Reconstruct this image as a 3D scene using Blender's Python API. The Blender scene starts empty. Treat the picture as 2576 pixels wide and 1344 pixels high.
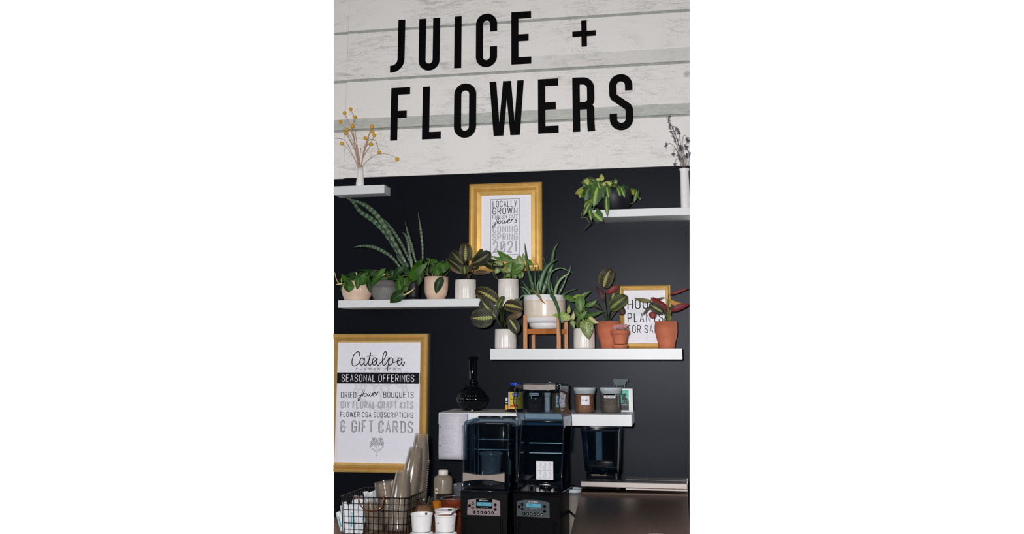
import bpy, bmesh, math, random
from mathutils import Vector, Matrix
C = bpy.context.scene.collection
SC = bpy.context.scene
random.seed(7)
# ---------------------------------------------------------------- camera
PX, PY, F = 1308.0, 481.0, 2278.0
VN, VH = (1720.0, 880.0), (-11700.0, 908.0)
n = Vector(((VN[0]-PX)/F, -(VN[1]-PY)/F, -1)).normalized()
h = Vector(((VH[0]-PX)/F, -(VH[1]-PY)/F, -1)).normalized()
xa = -(h - n*h.dot(n)).normalized()
za = xa.cross(n)
CAM = Vector((0.0, -4.5, 1.75))
RW = Matrix((xa, n, za))            # rows: world axes in camera coordinates
YSC = 1.0                           # how deep the shelf in hand is, relative to the lowest one
def W(u, v, y):
    y = y*YSC
    d = RW @ Vector(((u-PX)/F, -(v-PY)/F, -1.0))
    t = (y - CAM.y)/d.y
    return CAM + d*t
def SZ(u, v, y):
    return (W(u+1, v, y)-W(u, v, y)).length
cam = bpy.data.cameras.new('camera'); co = bpy.data.objects.new('camera', cam); C.objects.link(co)
co.matrix_world = Matrix.Translation(CAM) @ RW.to_4x4()
cam.sensor_fit = 'HORIZONTAL'; cam.sensor_width = 36; cam.lens = F*36/2576
cam.shift_x = (1288-PX)/2576; cam.shift_y = (PY-672)/2576
SC.camera = co
# ---------------------------------------------------------------- world, lights, exposure
wd = bpy.data.worlds.new('world'); SC.world = wd; wd.use_nodes = True
wd.node_tree.nodes['Background'].inputs[0].default_value = (1, 1, 1, 1)
wd.node_tree.nodes['Background'].inputs[1].default_value = 1.02
SC.view_settings.view_transform = 'Standard'; SC.view_settings.look = 'None'
SC.view_settings.exposure = 0.0; SC.view_settings.gamma = 1.0; SC.view_settings.use_curve_mapping = False
SC.cycles.transparent_max_bounces = 128
SC.cycles.max_bounces = 10
def area(name, loc, target, size, power, col):
    l = bpy.data.lights.new(name, 'AREA'); l.shape = 'RECTANGLE'; l.size = size[0]; l.size_y = size[1]
    l.energy = power; l.color = col
    o = bpy.data.objects.new(name, l); C.objects.link(o); o.location = loc
    o.rotation_euler = (Vector(target)-Vector(loc)).to_track_quat('-Z', 'Y').to_euler()
    return o
area('flash_lamp', (-0.15, -4.6, 1.89), (-0.75, 0, 1.80), (0.14, 0.10), 150, (1.0, 0.992, 0.985))
area('window_fill', (-4.85, -3.6, 2.6), (-1.2, -1.0, 1.4), (1.9, 1.6), 20, (0.86, 0.93, 1.0))  # added fill lamp at an unseen window opening, tinted like daylight
area('ceiling_lamp', (-0.9, -2.3, 4.05), (-0.9, -1.6, 0), (1.2, 0.5), 9, (1.0, 0.80, 0.66))
# ---------------------------------------------------------------- helpers
def lin(c):
    return tuple((x/12.92 if x <= 0.04045 else ((x+0.055)/1.055)**2.4) for x in (v/255.0 for v in c))+(1.0,)
ORG = {}
def thing(name, label, cat, loc, group=None):
    o = bpy.data.objects.new(name, None); C.objects.link(o); o.location = loc; o.empty_display_size = 0.05
    o['label'] = label; o['category'] = cat
    if group: o['group'] = group
    ORG[o.name] = Vector(loc)
    return o
def obj(name, me, m, parent=None, smooth=True, label=None):
    o = bpy.data.objects.new(name, me); C.objects.link(o)
    if m is not None: me.materials.append(m)
    if parent is not None:
        o.parent = parent
        off = ORG.get(parent.name, Vector((0, 0, 0)))
        me.transform(Matrix.Translation(-off)); ORG[o.name] = off
    if smooth and len(me.polygons): me.polygons.foreach_set('use_smooth', [True]*len(me.polygons))
    if label: o['label'] = label
    me.update()
    return o
def top(o, label, cat, group=None, kind=None):
    o['label'] = label; o['category'] = cat
    if group: o['group'] = group
    if kind: o['kind'] = kind
    return o
def struct(o): o['kind'] = 'structure'; return o
def rehome(o, loc):                 # move a world-coordinate mesh so that its origin sits at loc
    o.data.transform(Matrix.Translation(-Vector(loc))); o.location = loc; ORG[o.name] = Vector(loc); return o
def pyd(verts, faces, uvs=None):
    me = bpy.data.meshes.new('m'); me.from_pydata([tuple(v) for v in verts], [], faces)
    if uvs:
        l = me.uv_layers.new(name='UVMap')
        l.data.foreach_set('uv', [c for f in faces for i in f for c in uvs[i]])
    return me
def from_bm(bm):
    me = bpy.data.meshes.new('m'); bm.to_mesh(me); bm.free(); return me
def box_me(x0, x1, y0, y1, z0, z1, bev=0.0, seg=2):
    bm = bmesh.new()
    vs = [bm.verts.new((x, y, z)) for x in (x0, x1) for y in (y0, y1) for z in (z0, z1)]
    for f in ((0, 1, 3, 2), (4, 6, 7, 5), (0, 4, 5, 1), (2, 3, 7, 6), (0, 2, 6, 4), (1, 5, 7, 3)):
        bm.faces.new([vs[i] for i in f])
    if bev > 0: bmesh.ops.bevel(bm, geom=list(bm.edges), offset=bev, segments=seg, affect='EDGES', profile=0.5)
    bmesh.ops.recalc_face_normals(bm, faces=list(bm.faces))
    return from_bm(bm)
def box(name, x0, x1, y0, y1, z0, z1, m, parent=None, bev=0.0, label=None, seg=2):
    return obj(name, box_me(x0, x1, y0, y1, z0, z1, bev, seg), m, parent, False, label)
def prism_me(poly, y0, y1):         # polygon of (x, z) extruded along y
    k = len(poly)
    v = [(x, y0, z) for x, z in poly]+[(x, y1, z) for x, z in poly]
    f = [tuple(range(k)), tuple(range(2*k-1, k-1, -1))]+[(i, i+k, (i+1) % k+k, (i+1) % k) for i in range(k)]
    me = pyd(v, f)
    bm = bmesh.new(); bm.from_mesh(me); bmesh.ops.recalc_face_normals(bm, faces=list(bm.faces)); bm.to_mesh(me); bm.free()
    return me
def hull_me(pts, faces):            # closed solid from points
    me = pyd(pts, faces); bm = bmesh.new(); bm.from_mesh(me); bmesh.ops.recalc_face_normals(bm, faces=list(bm.faces)); bm.to_mesh(me); bm.free(); return me
def lathe_me(c, prof, seg=32, flute=None, axis=None, cap=True):
    # prof: (r, z) along the axis from c; flute: (count, amp, i0, i1)
    v = []; f = []
    ax = Vector(axis).normalized() if axis is not None else None
    rot = ax.to_track_quat('Z', 'Y').to_matrix() if ax is not None else None
    for i, (r, z) in enumerate(prof):
        for k in range(seg):
            a = 2*math.pi*k/seg; rr = r
            if flute and flute[2] <= i <= flute[3]: rr = r*(1+flute[1]*math.cos(flute[0]*a))
            p = Vector((rr*math.cos(a), rr*math.sin(a), z))
            if rot is not None: p = rot @ p
            v.append(Vector(c)+p)
    for i in range(len(prof)-1):
        for k in range(seg):
            k2 = (k+1) % seg
            f.append((i*seg+k, i*seg+k2, (i+1)*seg+k2, (i+1)*seg+k))
    if cap:
        f.append(tuple(range(seg-1, -1, -1)))
        if prof[-1][0] > 1e-5: f.append(tuple(range((len(prof)-1)*seg, len(prof)*seg)))
    return pyd(v, f)
def tube_me(pts, r, seg=6, r1=None, cap=True):
    pts = [Vector(p) for p in pts]; v = []; f = []; nn = len(pts); prev = None
    for i, p in enumerate(pts):
        t = (pts[min(i+1, nn-1)]-pts[max(i-1, 0)])
        if t.length < 1e-9: t = Vector((0, 0, 1))
        t.normalize()
        if prev is None: s = t.cross(Vector((0.13, 1, 0.21))).normalized()
        else: s = (prev-t*prev.dot(t)).normalized()
        prev = s; b = t.cross(s)
        rr = r if r1 is None else r+(r1-r)*i/(nn-1)
        if isinstance(r, (list, tuple)): rr = r[i]
        for k in range(seg):
            a = 2*math.pi*k/seg; v.append(p+s*rr*math.cos(a)+b*rr*math.sin(a))
    for i in range(nn-1):
        for k in range(seg):
            k2 = (k+1) % seg; f.append((i*seg+k, i*seg+k2, (i+1)*seg+k2, (i+1)*seg+k))
    if cap: f.append(tuple(range(seg-1, -1, -1))); f.append(tuple(range((nn-1)*seg, nn*seg)))
    return pyd(v, f)
def join_me(mes):
    bm = bmesh.new()
    for m in mes: bm.from_mesh(m); bpy.data.meshes.remove(m)
    return from_bm(bm)
def spline(pts, per=4):
    pts = [Vector(p) for p in pts]
    if len(pts) < 3:
        return [pts[0].lerp(pts[1], i/per) for i in range(per+1)]
    q = [2*pts[0]-pts[1]]+pts+[2*pts[-1]-pts[-2]]; out = []
    for i in range(1, len(q)-2):
        for k in range(per):
            t = k/per; a, b, c, d = q[i-1:i+3]
            out.append(0.5*((2*b)+(c-a)*t+(2*a-5*b+4*c-d)*t*t+(-a+3*b-3*c+d)*t**3))
    out.append(pts[-1]); return out
def pot_me(u, y, prof_px, seg=40, flute=None, z0=None, thick=0.004):
    # prof_px: (v, halfwidth px) bottom -> top; returns an open pot with thickness, base centre
    c = W(u, prof_px[0][0], y)
    if z0 is not None: dz = z0-c.z
    else: dz = 0.0
    pr = []
    for v, hw in prof_px:
        p = W(u, v, y); pr.append((hw*SZ(u, v, y), p.z-c.z))
    H = pr[-1][1]
    if dz: pr = [(r, z+(dz*(1-z/H))) for r, z in pr]
    inner = [(pr[-1][0]-thick, H), (pr[-1][0]-thick, H-0.012), (0.0005, H-0.012)]
    base = (c.x, c.y, c.z)
    return lathe_me(base, [(0.0005, pr[0][1])]+pr+inner, seg, flute, cap=False), Vector((c.x, c.y, c.z+dz)), H, pr
# ---------------------------------------------------------------- node materials
class N:
    def __init__(s, name):
        s.m = bpy.data.materials.new(name); s.m.use_nodes = True; s.t = s.m.node_tree
        s.b = s.t.nodes['Principled BSDF']; s.out = s.t.nodes['Material Output']
    def n(s, ty, **kw):
        nd = s.t.nodes.new(ty)
        for k, v in kw.items(): setattr(nd, k, v)
        return nd
    def l(s, a, b): s.t.links.new(a, b)
    def put(s, sock, v):
        if hasattr(v, 'is_output') or isinstance(v, bpy.types.NodeSocket): s.l(v, sock)
        else: sock.default_value = v
    def math(s, op, a, b=0.0, c=0.0, clamp=False):
        nd = s.n('ShaderNodeMath', operation=op); nd.use_clamp = clamp
        s.put(nd.inputs[0], a); s.put(nd.inputs[1], b); s.put(nd.inputs[2], c); return nd.outputs[0]
    def mix(s, f, a, b):
        nd = s.n('ShaderNodeMix', data_type='RGBA'); s.put(nd.inputs[0], f); s.put(nd.inputs[6], a); s.put(nd.inputs[7], b); return nd.outputs[2]
    def ramp(s, f, stops):
        nd = s.n('ShaderNodeValToRGB'); e = nd.color_ramp.elements
        while len(e) < len(stops): e.new(0.5)
        for i, (p, c) in enumerate(stops): e[i].position = p; e[i].color = c if len(c) == 4 else c+(1,)
        s.put(nd.inputs[0], f); return nd.outputs[0]
    def co(s, which='Object', scale=(1, 1, 1)):
        tc = s.n('ShaderNodeTexCoord'); mp = s.n('ShaderNodeMapping'); mp.inputs['Scale'].default_value = scale
        s.l(tc.outputs[which], mp.inputs[0]); return mp.outputs[0]
    def noise(s, scale, detail=3.0, vec=None, rough=0.5, dist=0.0):
        nd = s.n('ShaderNodeTexNoise'); nd.inputs['Scale'].default_value = scale; nd.inputs['Detail'].default_value = detail
        nd.inputs['Roughness'].default_value = rough; nd.inputs['Distortion'].default_value = dist
        s.l(vec if vec is not None else s.co(), nd.inputs['Vector']); return nd.outputs[0]
    def bump(s, hgt, st=0.2, d=0.001):
        nd = s.n('ShaderNodeBump'); nd.inputs['Strength'].default_value = st; nd.inputs['Distance'].default_value = d
        s.put(nd.inputs['Height'], hgt); s.l(nd.outputs[0], s.b.inputs['Normal'])
    def set(s, **kw):
        for k, v in kw.items(): s.put(s.b.inputs[k.replace('_', ' ')], v)
        return s.m
def plain(name, col, rough=0.5, var=0.06, scale=40.0, metal=0.0, spec=0.5, bump=0.0, bscale=200.0, emis=None):
    k = N(name); c = lin(col); d = tuple(x*(1-var*2) for x in c[:3])+(1,); e = tuple(min(1, x*(1+var)) for x in c[:3])+(1,)
    nz = k.noise(scale, 3)
    k.set(Base_Color=k.ramp(nz, [(0.3, d), (0.7, e)]), Roughness=rough, Metallic=metal)
    k.b.inputs['Specular IOR Level'].default_value = spec
    if bump: k.bump(k.noise(bscale, 3), bump, 0.001)
    if emis: k.b.inputs['Emission Color'].default_value = lin(col); k.b.inputs['Emission Strength'].default_value = emis
    return k.m
def clear(name, tint, gloss=0.12, rough=0.05, body=0.0, bodycol=(200, 200, 200)):
    k = N(name)
    tr = k.n('ShaderNodeBsdfTransparent'); tr.inputs[0].default_value = lin(tint)
    gl = k.n('ShaderNodeBsdfGlossy'); gl.inputs['Roughness'].default_value = rough
    fr = k.n('ShaderNodeLayerWeight'); fr.inputs[0].default_value = 0.35
    fac = k.math('ADD', k.math('MULTIPLY', fr.outputs['Fresnel'], 0.38), gloss*0.4, clamp=True)
    s1 = k.n('ShaderNodeMixShader'); k.l(fac, s1.inputs[0]); k.l(tr.outputs[0], s1.inputs[1]); k.l(gl.outputs[0], s1.inputs[2])
    last = s1
    if body > 0:
        df = k.n('ShaderNodeBsdfDiffuse'); nz = k.noise(60, 2)
        k.l(k.ramp(nz, [(0.3, tuple(x*0.8 for x in lin(bodycol)[:3])+(1,)), (0.7, lin(bodycol))]), df.inputs[0])
        s2 = k.n('ShaderNodeMixShader'); s2.inputs[0].default_value = body
        k.l(s1.outputs[0], s2.inputs[1]); k.l(df.outputs[0], s2.inputs[2]); last = s2
    k.l(last.outputs[0], k.out.inputs[0]); return k.m
M = {}
def mk_wall():
    k = N('dark_wall_paint'); nz = k.noise(3, 3)
    k.set(Base_Color=k.ramp(nz, [(0.3, lin((12, 13, 19))), (0.7, lin((15, 16, 23)))]), Roughness=0.38)
    k.b.inputs['Specular IOR Level'].default_value = 0.12
    k.b.inputs['Specular Tint'].default_value = (0.82, 0.88, 1.0, 1)
    k.bump(k.noise(260, 2), 0.10, 0.0012); return k.m
M['wall'] = mk_wall()
def mk_plank(i, band):
    k = N('whitewashed_plank'); 
    v1 = k.co('Object', (1.2, 1, 7)); v2 = k.co('Object', (1, 1, 1))
    rnd = k.n('ShaderNodeObjectInfo').outputs['Random']
    off = k.n('ShaderNodeVectorMath', operation='ADD'); k.l(v1, off.inputs[0])
    off.inputs[1].default_value = (i*3.7, 0, i*2.3)
    off2 = k.n('ShaderNodeVectorMath', operation='ADD'); k.l(v2, off2.inputs[0]); off2.inputs[1].default_value = (i*5.1, 0, i*1.7)
    streak = k.noise(7, 9, off.outputs[0], 0.72, 1.6)
    speck = k.noise(120, 4, off2.outputs[0], 0.75)
    patch = k.noise(2.2, 3, off2.outputs[0], 0.6, 1.0)
    fac = k.math('MULTIPLY', k.math('SUBTRACT', streak, 0.49, clamp=True), 3.4, clamp=True)
    fac = k.math('MULTIPLY', fac, k.math('MULTIPLY', k.math('SUBTRACT', patch, 0.43, clamp=True), 6.0, clamp=True), clamp=True)
    sp = k.math('MULTIPLY', k.math('SUBTRACT', speck, 0.575, clamp=True), 7.0, clamp=True)
    sp = k.math('MULTIPLY', sp, k.math('MULTIPLY', k.math('SUBTRACT', patch, 0.40, clamp=True), 5.0, clamp=True))
    base = k.mix(fac, lin((231, 229, 228)), lin((140, 144, 142)))
    # knots
    vo = k.n('ShaderNodeTexVoronoi'); vo.inputs['Scale'].default_value = 2.6; k.l(off2.outputs[0], vo.inputs['Vector'])
    dist = vo.outputs['Distance']
    ring = k.math('MULTIPLY', k.math('SINE', k.math('MULTIPLY', dist, 420.0)), 0.25)
    kn = k.math('MULTIPLY', k.math('SUBTRACT', 0.06, dist, clamp=True), 30.0, clamp=True)
    kn = k.math('MULTIPLY', kn, k.math('ADD', 0.55, ring), clamp=True)
    base = k.mix(kn, base, lin((120, 122, 118)))
    if band:                        # weathered darker strip along the plank's lower edge, as on the boards
        z0, z1, st = band
        tc = k.n('ShaderNodeTexCoord'); sx = k.n('ShaderNodeSeparateXYZ'); k.l(tc.outputs['Object'], sx.inputs[0])
        zz = sx.outputs['Z']
        wob = k.math('MULTIPLY', k.math('SUBTRACT', k.noise(4, 2), 0.5), 0.01)
        inb = k.math('LESS_THAN', k.math('ADD', zz, wob), z1)
        bn = k.noise(14, 8, k.co('Object', (1.4, 1, 5)), 0.75)
        amt = k.math('MULTIPLY', inb, k.math('MULTIPLY', k.math('ADD', bn, 0.15), st), clamp=True)
        if st < 0.7: amt = k.math('MULTIPLY', amt, k.math('ADD', 0.75, k.math('MULTIPLY', sx.outputs['X'], 0.45), clamp=True), clamp=True)
        base = k.mix(amt, base, lin((150, 158, 152)))
    base = k.mix(k.math('MULTIPLY', sp, 0.75), base, lin((92, 94, 92)))
    k.set(Base_Color=base, Roughness=0.62)
    k.b.inputs['Specular IOR Level'].default_value = 0.3
    k.bump(speck, 0.25, 0.001); return k.m
def mk_wood(name, a, b, scale=(1, 1, 8), rough=0.5):
    k = N(name); nz = k.noise(9, 8, k.co('Object', scale), 0.65, 1.2)
    k.set(Base_Color=k.ramp(nz, [(0.3, lin(a)), (0.7, lin(b))]), Roughness=rough); k.bump(nz, 0.15, 0.001); return k.m
M['stand'] = mk_wood('acacia_wood', (150, 88, 42), (214, 150, 92), (60, 60, 4))
M['bar'] = mk_wood('acacia_bar_wood', (160, 92, 40), (196, 120, 60), (6, 60, 60))
M['counter'] = mk_wood('brown_counter_wood', (84, 58, 42), (140, 104, 78), (2, 14, 14), 0.45)
M['black'] = plain('black_vinyl', (5, 5, 8), 0.6, 0.1, spec=0.06)
M['ink'] = plain('black_ink', (14, 13, 18), 0.6, 0.05, spec=.15)
M['inkgrey'] = plain('grey_ink', (84, 84, 90), 0.6, 0.05)
M['faint'] = plain('pale_grey_ink', (212, 213, 223), 0.6, 0.01)
M['shelf'] = plain('white_shelf_lacquer', (214, 217, 221), 0.4, 0.01)
M['paper'] = plain('white_paper', (230, 231, 242), 0.55, 0.015)
M['groove'] = plain('groove_shade_grey', (158, 162, 156), 0.7, 0.1, 30)  # shade of the recessed gap put into the groove's grey
M['floor'] = mk_wood('floor_boards', (40, 31, 25), (58, 46, 37), (1, 6, 1), 0.6)
M['plaster'] = plain('room_plaster', (62, 60, 60), 0.8, 0.04, 3)
M['ceiling'] = plain('ceiling_paint', (84, 78, 72), 0.8, 0.04, 3)
def mk_gold():
    k = N('brushed_gold_leaf'); nz = k.noise(30, 5, k.co('Object', (1, 1, 1)))
    k.set(Base_Color=k.ramp(nz, [(0.2, lin((216, 172, 92))), (0.8, lin((234, 194, 118)))]), Roughness=0.30, Metallic=0.55)
    k.bump(nz, 0.1, 0.001); return k.m
M['gold'] = mk_gold()
def mk_ribgold():
    k = N('beaded_gold'); 
    k.set(Base_Color=lin((190, 140, 60)), Roughness=0.4, Metallic=0.6)
    wv = k.n('ShaderNodeTexWave'); wv.inputs['Scale'].default_value = 40; k.l(k.co('Object', (1, 1, 1)), wv.inputs['Vector'])
    k.set(Base_Color=k.ramp(wv.outputs[0], [(0.2, lin((150, 104, 40))), (0.8, lin((222, 176, 96)))])); k.bump(wv.outputs[0], 0.4, 0.002); return k.m
M['beadgold'] = mk_ribgold()
M['whitepot'] = plain('white_glazed_ceramic', (220, 215, 211), 0.26, 0.02)
M['vasewhite'] = plain('matt_white_ceramic', (232, 232, 234), 0.3, 0.02)
M['cream'] = plain('cream_stoneware', (218, 190, 170), 0.36, 0.03)
M['greypot'] = plain('grey_stoneware', (112, 112, 112), 0.5, 0.05)
M['blackpot'] = plain('black_plastic_pot', (14, 14, 20), 0.5, 0.05, spec=.3)
M['bowl'] = plain('charcoal_ceramic_bowl', (26, 26, 34), 0.5, 0.05, spec=.35)
def mk_terra():
    k = N('terracotta'); nz = k.noise(12, 4); k.set(Base_Color=k.ramp(nz, [(0.3, lin((180, 98, 68))), (0.7, lin((204, 120, 88)))]), Roughness=0.75); k.bump(k.noise(180, 3), 0.15, 0.001); return k.m
M['terra'] = mk_terra()
M['soil'] = plain('dark_soil', (38, 28, 22), 0.95, 0.2, 150, bump=0.6)
# leaves
def leafmat(name, a, b, vein=None, rough=0.42, side=None):
    k = N(name); tc = k.n('ShaderNodeTexCoord'); sx = k.n('ShaderNodeSeparateXYZ'); k.l(tc.outputs['UV'], sx.inputs[0])
    ax = k.math('ABSOLUTE', k.math('SUBTRACT', k.math('MULTIPLY', sx.outputs[0], 2.0), 1.0)); t = sx.outputs[1]
    nz = k.noise(25, 3); col = k.ramp(nz, [(0.3, lin(a)), (0.7, lin(b))])
    s = k.math('FRACT', k.math('MULTIPLY', k.math('SUBTRACT', t, k.math('MULTIPLY', ax, 0.3)), 8.0))
    line = k.math('MULTIPLY', k.math('LESS_THAN', k.math('ABSOLUTE', k.math('SUBTRACT', s, 0.5)), 0.10), 0.10)
    if vein:
        col = k.mix(k.math('MAXIMUM', line, k.math('MULTIPLY', k.math('LESS_THAN', ax, 0.06), 0.8)), col, lin(vein))
    k.set(Base_Color=col, Roughness=rough); k.b.inputs['Specular IOR Level'].default_value = 0.14
    k.bump(k.math('ABSOLUTE', k.math('SUBTRACT', s, 0.5)), 0.12, 0.002); return k.m
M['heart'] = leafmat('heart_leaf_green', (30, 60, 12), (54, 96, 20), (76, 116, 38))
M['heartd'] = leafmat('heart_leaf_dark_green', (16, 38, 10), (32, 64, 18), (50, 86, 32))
M['olive'] = leafmat('olive_yellow_leaf', (112, 118, 36), (146, 150, 58), (170, 170, 90))
M['sprout'] = leafmat('pale_yellow_sprout', (176, 164, 98), (206, 192, 130), (190, 176, 110))
M['brown'] = leafmat('bronze_leaf_underside', (62, 50, 36), (96, 78, 52), (120, 96, 66))
M['red'] = leafmat('crimson_leaf_underside', (88, 24, 28), (128, 42, 46), (140, 58, 58))
M['dred'] = leafmat('dark_maroon_leaf_underside', (40, 14, 16), (68, 26, 24), (84, 36, 32))
M['autumn'] = leafmat('orange_green_leaf', (150, 100, 40), (196, 140, 60), (120, 130, 60))
M['oliveback'] = leafmat('olive_leaf_underside', (92, 88, 46), (124, 116, 62), (70, 70, 36))
def varieg(name, dark, light, thr, sc=12.0, stripe=False):
    k = N(name); tc = k.n('ShaderNodeTexCoord'); sx = k.n('ShaderNodeSeparateXYZ'); k.l(tc.outputs['UV'], sx.inputs[0])
    x = sx.outputs[0]; ax = k.math('ABSOLUTE', k.math('SUBTRACT', k.math('MULTIPLY', x, 2.0), 1.0))
    nz = k.noise(sc, 4, k.co('UV', (2.5, 1, 1)), 0.6)
    if stripe:
        f = k.math('ADD', k.math('SUBTRACT', 0.62, k.math('ABSOLUTE', k.math('SUBTRACT', x, 0.62))), k.math('MULTIPLY', k.math('SUBTRACT', nz, 0.5), 0.35))
        f = k.math('MULTIPLY', k.math('SUBTRACT', f, 0.47), 12.0, clamp=True)
    else:
        f = k.math('MULTIPLY', k.math('SUBTRACT', nz, thr), 14.0, clamp=True)
    g = k.noise(30, 3); d = k.ramp(g, [(0.3, lin(tuple(int(c*0.8) for c in dark))), (0.7, lin(dark))])
    col = k.mix(f, d, lin(light)); col = k.mix(k.math('MULTIPLY', k.math('LESS_THAN', ax, 0.05), 0.6), col, lin(light))
    k.set(Base_Color=col, Roughness=0.4); k.b.inputs['Specular IOR Level'].default_value = 0.25; return k.m
M['pothos'] = varieg('pothos_leaf', (74, 112, 40), (140, 160, 72), 0.60)
M['pothosv'] = varieg('variegated_pothos_leaf', (78, 112, 46), (196, 198, 132), 0.52)
M['pothosl'] = varieg('lime_pothos_leaf', (112, 148, 46), (188, 194, 96), 0.52)
M['cordl'] = varieg('cream_marked_leaf', (120, 130, 62), (214, 200, 150), 0.45)
M['brasil'] = varieg('striped_heart_leaf', (66, 100, 56), (150, 170, 74), 0.5, 6.0, True)
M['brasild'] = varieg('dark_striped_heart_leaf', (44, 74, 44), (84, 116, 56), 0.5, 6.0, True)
M['brasily'] = varieg('yellow_green_heart_leaf', (140, 152, 66), (196, 196, 112), 0.5, 7.0)
def maranta(name, edge, dark, mid, vein, veinamt=0.6):
    k = N(name); tc = k.n('ShaderNodeTexCoord'); sx = k.n('ShaderNodeSeparateXYZ'); k.l(tc.outputs['UV'], sx.inputs[0])
    ax = k.math('ABSOLUTE', k.math('SUBTRACT', k.math('MULTIPLY', sx.outputs[0], 2.0), 1.0)); t = sx.outputs[1]
    s = k.math('FRACT', k.math('MULTIPLY', k.math('SUBTRACT', t, k.math('MULTIPLY', k.math('POWER', ax, 1.3), 0.34)), 9.0))
    tri = k.math('ABSOLUTE', k.math('SUBTRACT', k.math('MULTIPLY', s, 2.0), 1.0))
    nz = k.noise(20, 3)
    blot = k.math('MULTIPLY', k.math('SUBTRACT', k.math('ADD', 0.72, k.math('MULTIPLY', tri, 0.12)), ax), 7.0, clamp=True)
    col = k.mix(blot, k.ramp(nz, [(0.3, lin(tuple(int(c*0.8) for c in edge))), (0.7, lin(edge))]), lin(dark))
    vn = k.math('MULTIPLY', k.math('GREATER_THAN', tri, 0.88), veinamt)
    col = k.mix(vn, col, lin(vein))
    wd_ = k.math('MULTIPLY', k.math('ADD', 0.10, k.math('MULTIPLY', k.math('SUBTRACT', 1.0, tri), 0.16)), k.math('MINIMUM', 1.0, k.math('MULTIPLY', k.math('SUBTRACT', 1.0, t), 2.2)))
    col = k.mix(k.math('LESS_THAN', ax, wd_), col, lin(mid))
    col = k.mix(k.math('MULTIPLY', k.math('LESS_THAN', ax, 0.035), veinamt), col, lin(vein))
    k.set(Base_Color=col, Roughness=0.45); k.b.inputs['Specular IOR Level'].default_value = 0.18
    k.bump(tri, 0.35, 0.002); return k.m
M['maranta'] = maranta('prayer_leaf', (62, 80, 32), (22, 28, 20), (138, 152, 74), (168, 92, 72))
M['marantag'] = maranta('prayer_leaf_grey_green', (46, 64, 44), (28, 40, 34), (140, 160, 84), (160, 104, 92))
M['marantad'] = maranta('prayer_leaf_dark', (44, 50, 26), (24, 24, 18), (96, 104, 56), (70, 56, 40), 0.4)  # darker, browner tones than the other prayer leaf patterns
M['marantal'] = maranta('prayer_leaf_lime', (84, 98, 36), (44, 54, 24), (120, 132, 60), (100, 96, 48), 0.4)
def mk_sanse():
    k = N('snake_plant_banding'); tc = k.n('ShaderNodeTexCoord'); sx = k.n('ShaderNodeSeparateXYZ'); k.l(tc.outputs['UV'], sx.inputs[0])
    nz = k.noise(5, 4, k.co('UV', (2, 14, 1)), 0.6, 0.6)
    w = k.math('SINE', k.math('ADD', k.math('MULTIPLY', sx.outputs[1], 110.0), k.math('MULTIPLY', nz, 15.0)))
    f = k.math('ADD', k.math('MULTIPLY', w, 0.30), k.math('MULTIPLY', nz, 1.05), clamp=True)
    k.set(Base_Color=k.ramp(f, [(0.25, lin((26, 44, 32))), (0.55, lin((52, 78, 54))), (0.95, lin((124, 150, 118)))]), Roughness=0.4); return k.m
M['sanse'] = mk_sanse()
def mk_aloe(name, a, b):
    k = N(name); nz = k.noise(30, 3); sp = k.noise(170, 2, k.co('Object', (1, 1, 0.5)))
    f = k.math('MULTIPLY', k.math('SUBTRACT', sp, 0.64, clamp=True), 14.0, clamp=True)
    k.set(Base_Color=k.mix(k.math('MULTIPLY', f, 0.7), k.ramp(nz, [(0.3, lin(a)), (0.7, lin(b))]), lin((150, 176, 140))), Roughness=0.42); return k.m
M['aloe'] = mk_aloe('aloe_leaf', (38, 70, 42), (62, 100, 58))
M['aloel'] = mk_aloe('aloe_leaf_light', (84, 110, 66), (112, 138, 84))
def mk_dead():
    k = N('withered_aloe_leaf'); tc = k.n('ShaderNodeTexCoord'); sx = k.n('ShaderNodeSeparateXYZ'); k.l(tc.outputs['UV'], sx.inputs[0])
    k.set(Base_Color=k.ramp(sx.outputs[1], [(0.1, lin((74, 96, 50))), (0.5, lin((122, 112, 60))), (0.9, lin((160, 96, 54)))]), Roughness=0.6); return k.m
M['dead'] = mk_dead()
M['stem'] = plain('green_stem', (110, 124, 58), 0.5, 0.1)
M['stemd'] = plain('dark_green_stem', (58, 66, 36), 0.5, 0.1)
M['straw'] = plain('dry_straw_stem', (188, 152, 128), 0.7, 0.12)
M['yellow'] = plain('yellow_pollen_ball', (226, 172, 44), 0.9, 0.2, 400, bump=0.9, bscale=900)
M['lav'] = plain('dried_lavender_bud', (84, 76, 106), 0.85, 0.2, 300)
M['lavstem'] = plain('lavender_stem', (112, 92, 84), 0.8, 0.15)
M['steel'] = None
# ---------------------------------------------------------------- the room
def edge_x(u, y):                   # line x(z) of the photographed wall's edge on the plane y
    a, b = W(u, 0, y), W(u, 1344, y)
    return lambda z: a.x+(b.x-a.x)*(z-a.z)/(b.z-a.z)
XL, XR = -4.9, 2.6
struct(box('floor', XL, XR, -7.6, 0.06, -0.1, 0.0, M['floor']))
struct(box('ceiling', XL, XR, -7.6, 0.06, 4.15, 4.25, M['ceiling']))
struct(obj('wall_left', join_me([box_me(XL-.1, XL, -7.6, -4.6, 0, 4.15), box_me(XL-.1, XL, -2.6, .06, 0, 4.15), box_me(XL-.1, XL, -4.6, -2.6, 0, 1.75), box_me(XL-.1, XL, -4.6, -2.6, 3.45, 4.15)]), M['plaster'], smooth=False))  # window opening in the unseen wall, placed for fill and reflections
struct(box('wall_right', XR, XR+0.1, -7.6, 0.06, 0, 4.15, M['plaster']))
struct(box('wall_rear', XL, XR, -7.7, -7.6, 0, 4.15, M['plaster']))
def bottomz(u, v, y): return W(u, v, y).z
ZTOP = max(W(1735, -14, 0).z, W(840, -14, 0).z)
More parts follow.
